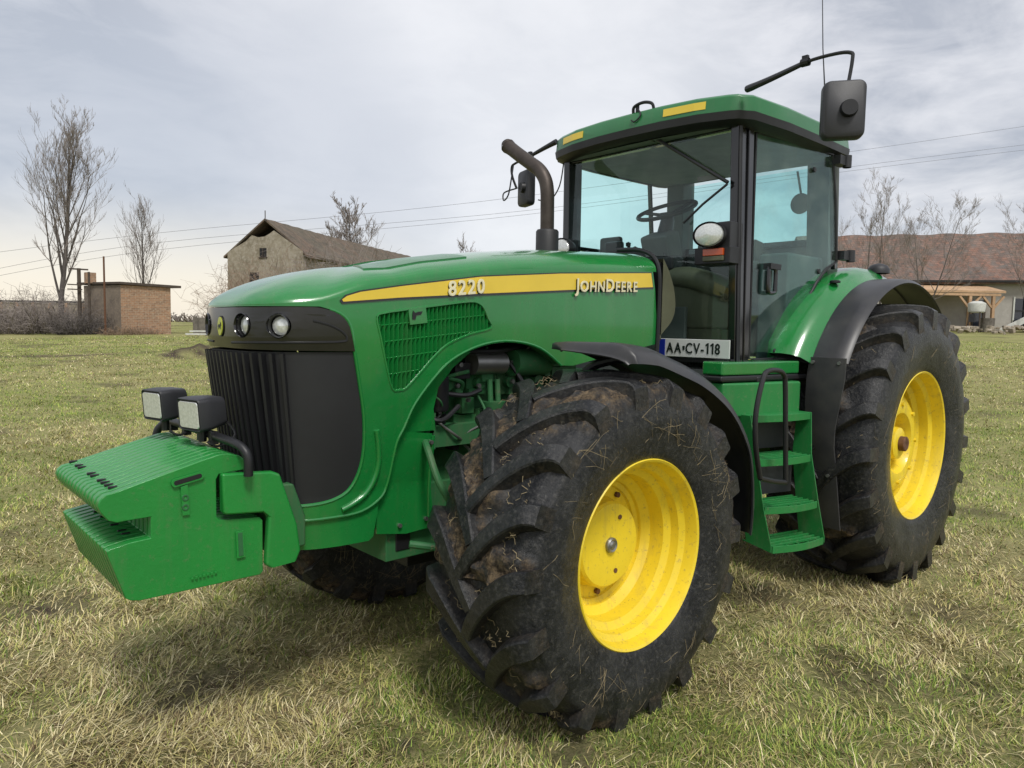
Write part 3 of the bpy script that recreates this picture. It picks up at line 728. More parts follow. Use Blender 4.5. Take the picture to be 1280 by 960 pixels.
        mb.tube(pts, r0_, 'straw', 3, False); cnt += len(pts) * 3
    mudv.append(np.zeros(cnt))
    return np.concatenate(mudv)
def wheel(cx, cz, yc, R0, Wt, rb, rimw, nl, lug, k_ang, mudamt, seed, front):
    sg = 1 if yc > 0 else -1
    w = bpy.data.objects.new('front_wheel' if front else 'rear_wheel', None); w.location = (cx, yc, cz); link(w, T)
    mb = MB(); mud = tyre(mb, R0, Wt, rb, rimw, nl, lug, k_ang, mudamt, seed)
    t = mb.build('tyre', w, smooth=32)
    at = t.data.attributes.new('mud', 'FLOAT', 'POINT'); at.data.foreach_set('value', mud.astype(np.float32))
    # lettering on the outer sidewall (low relief dimples only: size marking is unreadable in the photo)
    Rm = MB(); h = rimw / 2
    if front:
        pr = [(h + .004, rb + .002), (h + .010, rb - .004), (h + .004, rb - .014), (h - .015, rb - .020), (h - .05, rb - .026), (h - .07, rb - .05), (h - .11, rb - .055), (h - .13, rb - .085), (h - .20, rb - .092), (h - .23, rb - .125), (h - .245, rb - .128), (h - .25, rb - .15), (h - .262, rb - .155), (h - .262, .195), (h - .25, .19)]
        pr += [(h - .255, 0)]
        Rm.lathe(pr, (0, 0, 0), 'yellow', seg=120, sgn=sg)
    else:
        pr = [(h + .004, rb + .002), (h + .010, rb - .004), (h + .004, rb - .014), (h - .02, rb - .022), (h - .07, rb - .028), (h - .09, rb - .055), (h - .15, rb - .06), (h - .175, rb - .09), (h - .30, rb - .095), (h - .36, rb - .12), (h - .36, .34)]
        Rm.lathe(pr, (0, 0, 0), 'yellow', seg=120, sgn=sg)
    # back side of the barrel
    Rm.lathe([(-h - .004, rb), (-h - .008, rb - .01), (-h + .05, rb - .03), (h - .35, rb - .10)], (0, 0, 0), 'yellow', seg=80, sgn=sg)
    rm = Rm.build('rim', w, smooth=28)
    Hb = MB()
    if front:
        d = h - .25
        Hb.lathe([(d - .01, .203), (d + .004, .196), (d + .060, .192), (d + .072, .182), (d + .074, .14), (d + .070, .12), (d + .074, 0)], (0, 0, 0), 'yellow', seg=72, sgn=sg)
        hb = Hb.build('hub', w, smooth=28)
        for k in range(10):
            a = 2 * math.pi * (k + .45) / 10; Bt = MB()
            Bt.lathe([(d - .01, .013), (d + .006, .013), (d + .006, 0)], (.232 * math.cos(a), 0, .232 * math.sin(a)), 'rust', seg=8, sgn=sg); Bt.build('wheel_bolt', hb)
        for a in (2.05, 4.4): Bt = MB(); Bt.lathe([(d + .072, .011), (d + .0765, .011), (d + .0765, 0)], (.13 * math.cos(a), 0, .13 * math.sin(a)), 'rust', seg=10, sgn=sg); Bt.build('hub_plug', hb)
        Cp = MB(); Cp.lathe([(d + .072, .034), (d + .084, .034), (d + .090, .028), (d + .086, .020), (d + .092, .012), (d + .092, 0)], (0, 0, 0), 'steel', seg=28, sgn=sg); Cp.build('hub_cap', hb)
    else:
        d = h - .125
        Hb.lathe([(d - .16, .36), (d - .03, .345), (d + .0, .30), (d + .01, .255), (d + .005, .215), (d - .04, .19), (d - .10, .185), (d - .10, .0)], (0, 0, 0), 'yellow', seg=72, sgn=sg)
        Hb.lathe([(d - .10, .12), (d + .0, .11), (d + .01, .09), (d + .01, .0)], (0, 0, 0), 'yellow', seg=40, sgn=sg)
        hb = Hb.build('hub', w, smooth=28)
        Sh = MB(); Sh.lathe([(d - .05, .052), (d + .045, .052), (d + .05, .046), (d + .05, .02), (d + .04, 0)], (0, 0, 0), 'rust', seg=28, sgn=sg); Sh.build('axle_shaft', hb)
        for k in range(8):
            a = 2 * math.pi * k / 8; Bt = MB(); Bt.lathe([(d, .016), (d + .022, .016), (d + .022, 0)], (.275 * math.cos(a), 0, .275 * math.sin(a)), 'yellow', seg=6, sgn=sg); Bt.build('wheel_bolt', hb)
    return w
for sg in (1, -1):
    wheel(0, .733, sg * .925, .770, .60, .408, .52, 18, .058, .40, .17, 3 if sg > 0 else 8, True)
    wheel(-2.975, .92, sg * .945, .975, .70, .512, .60, 20, .062, .36, .05, 5 if sg > 0 else 12, False)

# ------------------------------------------------------------------ fenders
def fenders():
    fp = [(.16, 1.600), (.13, 1.612), (.09, 1.616), (.0, 1.610), (-.08, 1.598), (-.24, 1.552), (-.383, 1.506), (-.53, 1.438), (-.664, 1.354), (-.78, 1.240), (-.87, 1.104), (-.91, .95), (-.925, .80), (-.915, .66)]
    P = crom(fp, 4)
    for sg in (1, -1):
        B = MB(); n = len(P); V = []; f = []
        for i, p in enumerate(P):
            p0 = P[max(i - 1, 0)]; p1 = P[min(i + 1, n - 1)]; t = (p1 - p0); t = t / np.linalg.norm(t); nn = np.array([-t[1], t[0]]) ; nn = nn if nn @ (np.array(p) - np.array([0, .736])) > 0 else -nn
            tp = [0, .0, .15, .35, .55, .75, .9, 1][min(i, 7)]; dn = (1 - tp) * .06; yi = .72 + (1 - tp) * .10; yo = 1.21 - (1 - tp) * .03
            sec = [(yi, -.03), (yi + .004, -.006), (yi + .02, .0), (yi + .10, .006), (yo - .14, .008), (yo - .08, .0), (yo - .04, -.016), (yo - .012, -.042), (yo, -.075), (yo - .009, -.075), (yo - .022, -.046), (yo - .05, -.024), (yo - .09, -.010), (yi + .02, -.010), (yi + .008, -.03)]; sec = [(a_, b_ * (.35 + .65 * tp) - dn * (.25 + .5 * (a_ - yi) / (yo - yi))) for a_, b_ in sec]
            for (yy, h) in sec: V.append((p[0] + nn[0] * h, sg * yy, p[1] + nn[1] * h))
        k = len(sec)
        for i in range(n - 1):
            for j in range(k): f.append((i * k + j, i * k + (j + 1) % k, (i + 1) * k + (j + 1) % k, (i + 1) * k + j))
        f += [tuple(range(k)), tuple((n - 1) * k + j for j in range(k - 1, -1, -1))]
        B.add(V, f, 'fender'); fo = B.build('front_fender', T, smooth=50)
        Q = MB(); Q.tube([tuple(p) for p in crom([(-.05, sg * .60, 1.02), (-.10, sg * .66, 1.35), (-.15, sg * .74, 1.50), (-.2, sg * .95, 1.555)], 5)], .022, 'black')
        Q.tube([tuple(p) for p in crom([(-.10, sg * .60, 1.0), (-.45, sg * .64, 1.22), (-.66, sg * .72, 1.30), (-.68, sg * 1.0, 1.32)], 5)], .018, 'black'); Q.build('fender_bracket', fo)
        # rear: green inner shell, black outer strip, hanging flap
        def arc(r, a0, a1, n_=26): return [(-2.975 + r * math.cos(a), .92 + r * math.sin(a)) for a in np.linspace(a0, a1, n_)]
        G = MB(); V = []; f = []; a0, a1 = R(30), R(150); na = 34
        secs = [(.70, 1.235), (.78, 1.235), (.84, 1.222), (.89, 1.19), (.925, 1.150), (.935, 1.138), (.925, 1.125), (.70, 1.20)]
        for a in np.linspace(a0, a1, na):
            for (yy, rr) in secs:
                rr2 = rr + (.03 * smooth01((R(60) - a) / R(40)) if yy < .9 else 0); V.append((-2.975 + rr2 * math.cos(a), sg * yy, .92 + rr2 * math.sin(a)))
        k = len(secs)
        for i in range(na - 1):
            for j in range(5): f.append((i * k + j, i * k + (j + 1) % k, (i + 1) * k + (j + 1) % k, (i + 1) * k + j))
        f3 = [(i * k + j, i * k + (j + 1) % k, (i + 1) * k + (j + 1) % k, (i + 1) * k + j) for i in range(na - 1) for j in (5, 6, 7)]
        G.add(V, f, 'green'); G.add(V, f3, 'black')
        # inner wall down to the cab
        G.prism([(-1.93, 1.44), (-1.95, 1.62)] + [(-2.975 + 1.23 * math.cos(a), .92 + 1.23 * math.sin(a)) for a in np.linspace(R(38), R(90), 14)] + [(-3.0, 1.44)], sg * .66, sg * .705, 'green')
        rf = G.build('rear_fender', T, smooth=45)
        S_ = MB(); V = []; f = []; secs = [(.93, 1.146), (1.06, 1.146), (1.12, 1.138), (1.145, 1.115), (1.137, 1.108), (1.11, 1.126), (.93, 1.134)]; k = len(secs)
        for a in np.linspace(R(31), R(152), na):
            for (yy, rr) in secs: V.append((-2.975 + rr * math.cos(a), sg * yy, .92 + rr * math.sin(a)))
        for i in range(na - 1):
            for j in range(k): f.append((i * k + j, i * k + (j + 1) % k, (i + 1) * k + (j + 1) % k, (i + 1) * k + j))
        f += [tuple(range(k)), tuple((na - 1) * k + j for j in range(k - 1, -1, -1))]
        S_.add(V, f, 'fender'); S_.build('fender_extension', rf, smooth=45)
        Fl = MB(); V = []; rows = [(1.53, .915, 1.148, -1.995), (1.40, .905, 1.148, -1.985), (1.25, .90, 1.125, -1.99), (1.10, .905, 1.10, -2.0), (.98, .915, 1.095, -2.01), (.85, .93, 1.105, -2.03), (.65, .965, 1.115, -2.06), (.455, .99, 1.125, -2.09)]
        for (z_, ya, yb, x_) in rows:
            for yy in np.linspace(ya, yb, 6): V.append((x_ + .02 * math.sin((yy - ya) * 9), sg * yy, z_))
        n1 = len(V); V += [(x - .012, y, z) for x, y, z in V]
        f = [(i * 6 + j, i * 6 + j + 1, (i + 1) * 6 + j + 1, (i + 1) * 6 + j) for i in range(len(rows) - 1) for j in range(5)]
        f2 = [tuple(q + n1 for q in reversed(t)) for t in f]; m = len(rows)
        bd = [i * 6 for i in range(m)] ; be = [i * 6 + 5 for i in range(m)]
        ed = list(zip(bd, bd[1:])) + list(zip(be, be[1:])) + [(j, j + 1) for j in range(5)] + [((m - 1) * 6 + j, (m - 1) * 6 + j + 1) for j in range(5)]
        Fl.add(V, f + f2 + [(a, b, b + n1, a + n1) for a, b in ed], 'flap')
        for (yy, zz) in ((.945, 1.50), (1.11, 1.50), (.96, .80), (1.06, .80)): Fl.tube([(-1.99 - (1.5 - zz) * .05, sg * yy, zz), (-1.965 - (1.5 - zz) * .05, sg * yy, zz)], .011, 'steel', 8)
        Fl.box((-1.995 - .03, sg * 1.02, .80), (.02, .14, .035), 'black'); Fl.build('mud_flap', rf, smooth=40)
        Ov = MB(); Ov.lathe([(0, .034), (.012, .034), (.018, .024), (.018, 0)], (-2.42, sg * .86, .92 + 1.235 * .87 + .02), 'black', axis='z', seg=20)
        Ov.build('fender_marker', rf)
        Lm = MB(); Lm.lathe([(0, .075), (.03, .075), (.055, .06), (.07, .03), (.075, 0)], (-3.12, sg * .86, 2.12), 'darkgrey', axis='z', seg=24); Lm.build('fender_lamp', rf)
fenders()

# ------------------------------------------------------------------ front weights, bracket, bar lamps
def weights():
    out = [(1.846, 1.078), (1.852, 1.060), (1.843, 1.035), (1.822, 1.005), (1.795, .993), (1.76, .995), (1.688, .996), (1.690, .922), (1.75, .918), (1.818, .906), (1.829, .90), (1.826, .885), (1.775, .725), (1.755, .712), (1.73, .706), (1.30, .705), (1.287, .715), (1.287, .918), (1.30, .932), (1.45, .945), (1.462, .96), (1.462, 1.10), (1.452, 1.118), (1.35, 1.125), (1.352, 1.16), (1.375, 1.180), (1.42, 1.192), (1.46, 1.190), (1.52, 1.175), (1.80, 1.098), (1.83, 1.092)]
    n = 14; t = .70 / n
    # an outer plate carries the cast relief
    src = None
    for i in range(n):
        y0 = -.35 + i * t
        if src is None:
            W = MB(); W.prism(out, -t / 2 + .0065, t / 2 - .0065, 'green_w')
            for sd in (-1, 1): pass
            src = W.build('front_weight', T, bevel=.0145, smooth=40, bseg=3, loc=(0, y0 + t / 2, 0))
        else:
            c = src.copy(); c.location = (0, y0 + t / 2, 0); COL.objects.link(c); c.parent = T
            last = c
    # relief on the near outer plate: slot handle, lug holes, slot, cast marks
    D = MB()
    def slot(cx, cz, l, w, ang, mat, y=.3475, d=.004):
        ca, sa = math.cos(ang), math.sin(ang); pts = []
        for k in range(20):
            a = 2 * math.pi * k / 20; px = (l / 2 - w / 2) * (1 if math.cos(a) > 0 else -1) + w / 2 * math.cos(a); pz = w / 2 * math.sin(a)
            pts.append((cx + px * ca - pz * sa, cz + px * sa + pz * ca))
        D.prism(pts, y, y + d, mat)
    slot(1.565, 1.115, .115, .030, -.19, 'green_w', .349, .005); slot(1.565, 1.115, .098, .017, -.19, 'black', .349, .0065); D.build('grip_slot', T, bevel=.001); D = MB()
    D.prism([(1.566, 1.095), (1.59, 1.090), (1.585, .985), (1.56, .985)], .349, .352, 'green_w')
    for z_ in (1.05, 1.015): D.lathe([(0, .012), (.005, .012), (.005, .006), (.001, .005), (.001, 0)], (1.575, .350, z_), 'green_dirty', seg=14)
    D.build('casting_boss', T, bevel=.001); D = MB()
    D.prism([(1.365, .895), (1.395, .893), (1.392, .79), (1.36, .79)], .349, .353, 'green_w'); D.prism([(1.371, .888), (1.388, .887), (1.385, .797), (1.367, .797)], .349, .3545, 'green_dirty'); D.build('casting_slot', T, bevel=.001); D = MB()
    for k in range(7):
        x_ = 1.555 - k * .014; D.box((x_, .351, .748 - .02 * 0 + k * .0008), (.008, .004, .010 if k % 2 else .007), 'green_w')
    D.build('casting_mark', T, bevel=.001)
    for i in range(n):
        if i in (0, 2, 3, 6, 7, 9, 10, 11, 12): H = MB(); H.box((1.79, -.35 + (i + .5) * t, 1.103), (.03, .012, .010), 'black'); H.build('lifting_slot', T, bevel=.003)
        if i in (3, 5, 8, 10, 11): H = MB(); H.box((1.74, -.35 + (i + .5) * t, .921), (.03, .012, .006), 'black'); H.build('lifting_slot', T, bevel=.003)
    for sg in (1, -1):
        B = MB(); B.prism([(1.449, 1.122), (1.255, 1.108), (1.225, 1.095), (1.155, .885), (1.140, .78), (1.16, .735), (1.265, .728), (1.285, .745), (1.272, .935), (1.29, .952), (1.438, .966), (1.449, .98)], sg * .330, sg * .368, 'green_w')
        B.build('weight_bracket', T, bevel=.010)
    C = MB(); C.prism([(1.30, 1.05), (1.15, 1.04), (1.10, .90), (1.10, .78), (1.24, .76), (1.26, .93), (1.30, .96)], -.329, .329, 'green_dirty'); C.build('weight_carrier', T, bevel=.01)
    # lamp bar
    L = MB(); pts = [(1.44, -.44, 1.05), (1.44, -.44, 1.17), (1.42, -.42, 1.215), (1.405, -.38, 1.232), (1.40, -.30, 1.237), (1.40, 0, 1.237), (1.395, .22, 1.232), (1.385, .34, 1.225), (1.372, .385, 1.205), (1.365, .40, 1.17), (1.365, .40, 1.11)]
    L.tube([tuple(p) for p in crom(pts, 5)], .017, 'black', 12)
    for yy in (-.33, -.16, .02, .15): L.box((1.40, yy, 1.225), (.03, .03, .05), 'black')
    bar = L.build('lamp_bar', T)
    for (x0, y0, z0) in ((1.472, -.200, 1.335), (1.425, .100, 1.322)):
        # housing: rounded box tapering to the back, glass face in front
        q = MB(); fr = []; 
        def rrect(w, h, r, x_):
            o = []
            for (sx, sz, a_) in ((1, 1, 0), (-1, 1, 90), (-1, -1, 180), (1, -1, 270)):
                for k in range(5):
                    a = R(a_ + k * 22.5); o.append((x_, sx * (w / 2 - r) + r * math.cos(a), sz * (h / 2 - r) + r * math.sin(a)))
            return o
        rings = [rrect(.150, .128, .010, .060), rrect(.160, .138, .014, .066), rrect(.168, .146, .018, .060), rrect(.166, .146, .022, .0), rrect(.150, .130, .03, -.07), rrect(.10, .09, .03, -.085)]
        V = [p for r_ in rings for p in r_]; k = 20; f = [(i * k + j, i * k + (j + 1) % k, (i + 1) * k + (j + 1) % k, (i + 1) * k + j) for i in range(len(rings) - 1) for j in range(k)] + [tuple((len(rings) - 1) * k + j for j in range(k))]
        f.append(tuple(range(k)))
        rot = Matrix.Rotation(R(14), 3, 'Z') @ Matrix.Rotation(R(5), 3, 'Y'); V = [rot @ (Vector(p) * .88) for p in V]
        q.add(V, f, 'darkgrey'); q.tube([(0, 0, -.06), (0, 0, -.115)], .016, 'black', 8)
        q.tube([tuple(p) for p in crom([(-.07, .02, -.02), (-.11, .05, -.09), (-.04, .06, -.13), (.0, .05, -.11)], 5)], .005, 'black', 6)
        w = q.build('work_lamp', bar, smooth=35, loc=(x0, y0, z0))
        g = MB(); V = [rot @ (Vector(p) * .88) for p in rrect(.140, .118, .012, .064)]; V2 = [rot @ (Vector(p) * .88) for p in rrect(.136, .114, .012, .068)]
        g.add(V + V2, [(j, (j + 1) % 20, 20 + (j + 1) % 20, 20 + j) for j in range(20)] + [tuple(20 + j for j in range(20))], 'lens'); gl = g.build('lamp_lens', w, smooth=0)
weights()

# ------------------------------------------------------------------ cab
def cab():
    C = MB(); k = 'blackgloss'
    dY = lambda x: .69 + .09 * (-1.6 - x)
    for sg in (1, -1):
        C.beam((-1.505, sg * .690, 1.46), (-1.47, sg * .672, 2.90), .10, .05, k, (0, 1, 0)); C.beam((-1.575, sg * .700, 1.46), (-1.55, sg * .688, 2.90), .055, .045, k, (0, 1, 0))
        C.tube([(-1.475, sg * .722, 1.5), (-1.44, sg * .700, 2.88)], .014, 'darkgrey', 8)
        C.beam((-2.60, sg * .765, 2.12), (-2.50, sg * .755, 2.90), .030, .03, k, (0, 1, 0))
        C.beam((-2.78, sg * .62, 1.5), (-2.72, sg * .60, 2.90), .16, .16, 'interior', (0, 1, 0))
        C.beam((-1.50, sg * .70, 1.475), (-2.13, sg * .735, 1.475), .05, .05, k)
        # rail round the door glass
    C.beam((-1.46, -.69, 2.885), (-1.46, .69, 2.885), .05, .05, k, (1, 0, 0)); C.beam((-1.48, -.70, 1.475), (-1.48, .70, 1.475), .05, .06, k, (1, 0, 0))
    C.beam((-2.74, -.66, 2.33), (-2.74, .66, 2.33), .05, .05, k, (1, 0, 0)); C.box((-2.76, 0, 1.9), (.04, 1.3, .82), 'interior')
    C.beam((-1.53, -.73, 2.28), (-2.6, -.75, 2.28), .03, .03, k)
    C.box((-2.1, 0, 1.42), (1.35, 1.36, .05), 'interior')
    C.box((-1.475, .0, 1.66), (.03, .70, .34), 'interior')
    C.build('cab_frame', T, bevel=.008)
    Bd = MB(); 
    Bd.box((-1.72, .74, 1.46), (.50, .15, .075), 'green'); Bd.box((-2.05, 0, 1.30), (1.3, 1.30, .2), 'green_dirty')
    Bd.box((-1.80, .80, 1.40), (.62, .10, .035), 'black')
    Bd.box((-1.72, -.74, 1.46), (.50, .15, .075), 'green'); Bd.build('cab_base', T, bevel=.01)
    # windscreen: wide gently curved sheet
    def sheet(name, fn, us, vs, mat, th=.006, parent=T):
        g = MB(); V = [fn(u, v) for u in us for v in vs]; a, b = len(us), len(vs)
        f = [(i * b + j, (i + 1) * b + j, (i + 1) * b + j + 1, i * b + j + 1) for i in range(a - 1) for j in range(b - 1)]
        g.add(V, f, mat); return g.build(name, parent, smooth=60)
    wx = lambda y: -1.455 + .05 * (1 - (y / .66) ** 2)
    sheet('windscreen', lambda y, z: (wx(y) + .02 * (2.9 - z) * 0, y, z), np.linspace(-.655, .655, 15), (1.50, 2.2, 2.87), 'glass_front')
    sheet('rear_window', lambda y, z: (-2.755, y, z), np.linspace(-.52, .55, 5), (2.35, 2.87), 'glass_cyan')
    sheet('side_window', lambda x, z: (x, -dY(x), z), np.linspace(-1.60, -2.56, 5), (2.10, 2.87), 'glass_cyan')
    sheet('side_window', lambda x, z: (x, -dY(x), z), np.linspace(-1.60, -2.12, 3), (1.52, 2.10), 'glass_cyan')
    # door
    G = [(-1.625, 2.875), (-2.10, 2.885), (-2.485, 2.875), (-2.537, 2.582), (-2.580, 2.17), (-2.46, 2.115), (-2.36, 2.03), (-2.285, 1.94), (-2.19, 1.76), (-2.12, 1.511), (-1.73, 1.508), (-1.645, 1.515)]
    D = MB(); panel(D, G, lambda x, z, o=0.: np.stack([x, .69 + .09 * (-1.6 - x) + o + .012 * np.sin((z - 1.5) / 1.4 * np.pi), z], -1), 'glass_door', th=.004, step=.2)
    d = D.build('door', T, smooth=30)
    E = MB(); loop = [(x, dY(x) + .012 * math.sin((z - 1.5) / 1.4 * math.pi), z) for x, z in G + G[:1]]
    E.tube(loop, .010, 'black', 6); E.build('door_seal', d)
    Hn = MB(); x0 = -1.80; yh = dY(x0) + .035
    ring = [(x0 + .045 * a, yh, 2.005 + .08 * b) for a, b in ((-.7, 1), (.7, 1), (1, .7), (1, -.7), (.7, -1), (-.7, -1), (-1, -.7), (-1, .7))]
    Hn.tube([tuple(p) for p in crom(ring, 4, True)] + [ring[0]], .014, 'blackgloss', 8); Hn.box((x0 - .01, yh - .005, 2.085), (.13, .05, .035), 'black'); Hn.box((x0, yh - .025, 2.0), (.05, .02, .12), 'interior')
    Hn.build('door_handle', d, bevel=.004)
    Hg = MB()
    for (x_, z_) in ((-2.66, 2.215), (-2.55, 2.84)): Hg.box((x_, dY(x_) + .02, z_), (.13, .06, .06), 'black'); Hg.lathe([(-.04, .028), (.04, .028)], (x_ - .05, dY(x_) + .045, z_), 'darkgrey', axis='z', seg=12)
    for (x_, z_) in ((-2.25, 2.74), (-2.36, 2.09), (-1.9, 1.56)): Hg.lathe([(0, .018), (.012, .016), (.012, 0)], (x_, dY(x_) + .01, z_), 'black', seg=14)
    Hg.build('door_hinge', d)
    # roof
    pl = [(-1.40, .752), (-1.44, .785), (-1.80, .815), (-2.30, .812), (-2.66, .80), (-2.73, .77), (-2.74, 0)]
    fr = [(-1.268, 0), (-1.270, .25), (-1.292, .50), (-1.34, .68), (-1.365, .73)]
    half = fr + pl
    full = half + [(x, -y) for x, y in reversed(half[:-1])][:-1]
    lay = [(2.952, 0, 0), (2.957, .0, .0), (3.035, -.006, -.01), (3.050, -.02, -.03), (3.075, -.10, -.14), (3.09, -.24, -.3)]
    RF = MB(); V = []; n = len(full); cx = -2.0
    for z_, d1, d2 in lay:
        for (x, y) in full:
            sx = 1 if x > cx else -1; f_ = 1 + d2; V.append((cx + (x - cx) * (1 + d2), y * (1 + d2), z_ - .012 * (abs(y) / .8) ** 2))
    f = [(i * n + j, i * n + (j + 1) % n, (i + 1) * n + (j + 1) % n, (i + 1) * n + j) for i in range(len(lay) - 1) for j in range(n)] + [tuple((len(lay) - 1) * n + j for j in range(n))]
    RF.add(V, f, 'roof_green')
    rf = RF.build('roof', T, bevel=.006, smooth=40)
    Vz = MB(); V = []; lv = [(2.950, 1.006), (2.905, .998), (2.885, .95), (2.880, .90)]
    for z_, s_ in lv:
        for (x, y) in full: V.append((cx + (x - cx) * s_, y * s_, z_ - .012 * (abs(y) / .8) ** 2))
    Vz.add(V, [(i * n + j, i * n + (j + 1) % n, (i + 1) * n + (j + 1) % n, (i + 1) * n + j) for i in range(len(lv) - 1) for j in range(n)] + [tuple(range(n))], 'black')
    Vz.add([(cx + (x - cx) * .90, y * .90, 2.874) for x, y in full], [tuple(range(n))], 'headliner')
    Vz.build('roof_visor', rf, smooth=40)
    for ya, yb in ((.27, .545), (-.62, -.40)):
        Y = MB(); V = []
        def fx(y): return float(np.interp(abs(y), [0, .25, .5, .68, .73], [-1.268, -1.270, -1.292, -1.34, -1.365]))
        ys = np.linspace(ya, yb, 5)
        for y in ys:
            for z_ in (2.975, 3.020): V.append((fx(y) + .004 - (z_ - 2.957) * .09, y, z_ - .01 * (abs(y) / .8) ** 2))
        m = len(V); V += [(x - .02, y, z) for x, y, z in V]
        Y.add(V, [(2 * i, 2 * i + 2, 2 * i + 3, 2 * i + 1) for i in range(4)] + [(2 * i + m, 2 * i + 1 + m, 2 * i + 3 + m, 2 * i + 2 + m) for i in range(4)] + [(0, 1, 1 + m, m), (2 * i + 2, 2 * i + 3, 2 * i + 3 + m, 2 * i + 2 + m) if False else (8, 9, 9 + m, 8 + m)] + [(2 * i + 1, 2 * i + 3, 2 * i + 3 + m, 2 * i + 1 + m) for i in range(4)] + [(2 * i, 2 * i + 2, 2 * i + 2 + m, 2 * i + m) for i in range(4)], 'decal')
        Y.build('roof_marker_strip', rf, smooth=0)
    Bt = MB()
    Bt.tube([tuple(p) for p in crom([(-1.30, .02, 3.04), (-1.29, .03, 3.085), (-1.29, .10, 3.10), (-1.30, .16, 3.085), (-1.31, .17, 3.05)], 5)], .010, 'black', 8)
    Bt.tube([(-1.30, .05, 3.05), (-1.30, .05, 3.10)], .012, 'black', 8); Bt.tube([tuple(p) for p in crom([(-1.29, .06, 3.07), (-1.27, .10, 3.02), (-1.262, .06, 2.985), (-1.265, .03, 3.0)], 5)], .005, 'black', 6)
    Bt.build('beacon_bracket', rf)
    An = MB(); An.tube([(-2.52, .70, 2.97), (-2.52, .70, 3.12)], .016, 'black', 8); An.tube([(-2.52, .70, 3.10), (-2.50, .66, 3.6), (-2.48, .63, 4.25)], [.006, .0035, .002], 'black', 6); An.build('antenna', rf)
    # mirrors
    for sg in (1, -1):
        Mi = MB()
        if sg > 0: pts = [(-1.36, .78, 3.045), (-1.27, .97, 3.035), (-1.15, 1.22, 3.028), (-1.12, 1.38, 3.02), (-1.125, 1.455, 3.008), (-1.125, 1.465, 2.975), (-1.115, 1.455, 2.86), (-1.09, 1.452, 2.76)]
        else: pts = [(-1.40, -.76, 3.03), (-1.39, -.88, 3.0), (-1.385, -1.02, 2.965), (-1.38, -1.18, 2.935), (-1.38, -1.22, 2.91), (-1.385, -1.215, 2.84), (-1.41, -1.19, 2.75)]
        Mi.tube([tuple(p) for p in crom(pts, 4)], .009, 'black', 8)
        Mi.tube([tuple(p) for p in crom(pts[:3], 4)], [.020, .020, .018, .017, .016, .015, .014, .013, .013][:9], 'black', 10)
        a = Vector(pts[2]); Mi.lathe([(-.02, .02), (.02, .02)], a, 'black', seg=10); Mi.box(a + Vector((0, 0, .015)), (.02, .03, .035), 'black')
        arm = Mi.build('mirror_arm', T)
        H = MB(); c = Vector((-1.085, 1.452, 2.735)) if sg > 0 else Vector((-1.46, -1.15, 2.755))
        w_, h_ = (.195, .270) if sg > 0 else (.19, .27)
        def rr(w, h, r, x_): return [(x_, s1 * (w / 2 - r) + r * math.cos(R(a_ + k * 18)), s2 * (h / 2 - r) + r * math.sin(R(a_ + k * 18))) for (s1, s2, a_) in ((1, 1, 0), (-1, 1, 90), (-1, -1, 180), (1, -1, 270)) for k in range(6)]
        rings = [rr(w_ * .9, h_ * .93, .03, .022), rr(w_ * .97, h_ * .98, .035, .016), rr(w_, h_, .035, 0), rr(w_, h_, .035, -.035), rr(w_ * .96, h_ * .97, .03, -.042)]
        rot = Matrix.Rotation(R(-2 if sg > 0 else 14), 3, 'Z'); rot = Matrix.Rotation(R(34), 3, 'Z') if sg > 0 else Matrix.Rotation(R(-78), 3, 'Z') if False else Matrix.Rotation(R(22 if sg > 0 else -18), 3, 'Z')
        V = [c + rot @ Vector(p) for q in rings for p in q]; kk = 24
        H.add(V, [(i * kk + j, i * kk + (j + 1) % kk, (i + 1) * kk + (j + 1) % kk, (i + 1) * kk + j) for i in range(4) for j in range(kk)] + [tuple(range(kk)), tuple(4 * kk + j for j in range(kk))], 'darkgrey')
        b = [c + rot @ Vector(p) for p in ((.02, .02, 0), (.05, .02, 0))]; H.tube(b, [.042, .036], 'black', 20)
        hh = H.build('mirror', arm, smooth=45)
        Gm = MB(); V = [c + rot @ Vector(p) for p in rr(w_ * .92, h_ * .94, .03, -.044)]; Gm.add(V, [tuple(range(kk))], 'mirrorglass'); Gm.build('mirror_glass', hh, smooth=0)
        if sg < 0:
            Wc = MB(); Wc.tube([tuple(p) for p in crom([(-1.38, -1.20, 2.93), (-1.36, -1.20, 2.82), (-1.35, -1.22, 2.70), (-1.34, -1.26, 2.66), (-1.35, -1.27, 2.72), (-1.40, -1.19, 2.75)], 5)], .006, 'black', 5)
            Wc.build('mirror_cable', arm); Wc = MB(); Wc.tube([tuple(p) for p in crom([(-1.45, -.73, 2.90), (-1.44, -.76, 2.72), (-1.42, -.84, 2.62), (-1.38, -.92, 2.63)], 5)], .005, 'black', 5); Wc.build('mirror_cable', arm)
    # wipers
    W = MB(); W.tube([(-1.37, .08, 2.93), (-1.375, .40, 2.72), (-1.40, .655, 2.55)], .011, 'black', 8); W.tube([(-1.37, .05, 2.92), (-1.37, .14, 2.885)], .02, 'black', 8)
    W.tube([(-1.395, .655, 2.54), (-1.385, .50, 2.44), (-1.38, .37, 2.34)], .008, 'black', 6); W.box((-1.43, .50, 2.60), (.02, .14, .03), 'interior'); W.build('wiper', T)
    # interior
    I = MB()
    I.tube([(-1.62, .0, 1.45), (-1.66, .0, 1.9), (-1.70, -.02, 2.25), (-1.76, -.02, 2.46)], [.075, .065, .06, .045], 'black', 14)
    I.box((-1.68, -.01, 2.24), (.16, .22, .20), 'interior', Matrix.Rotation(R(20), 3, 'Y')); I.box((-1.60, .0, 2.12), (.13, .38, .10), 'black')
    dash = I.build('steering_column', T, bevel=.02)
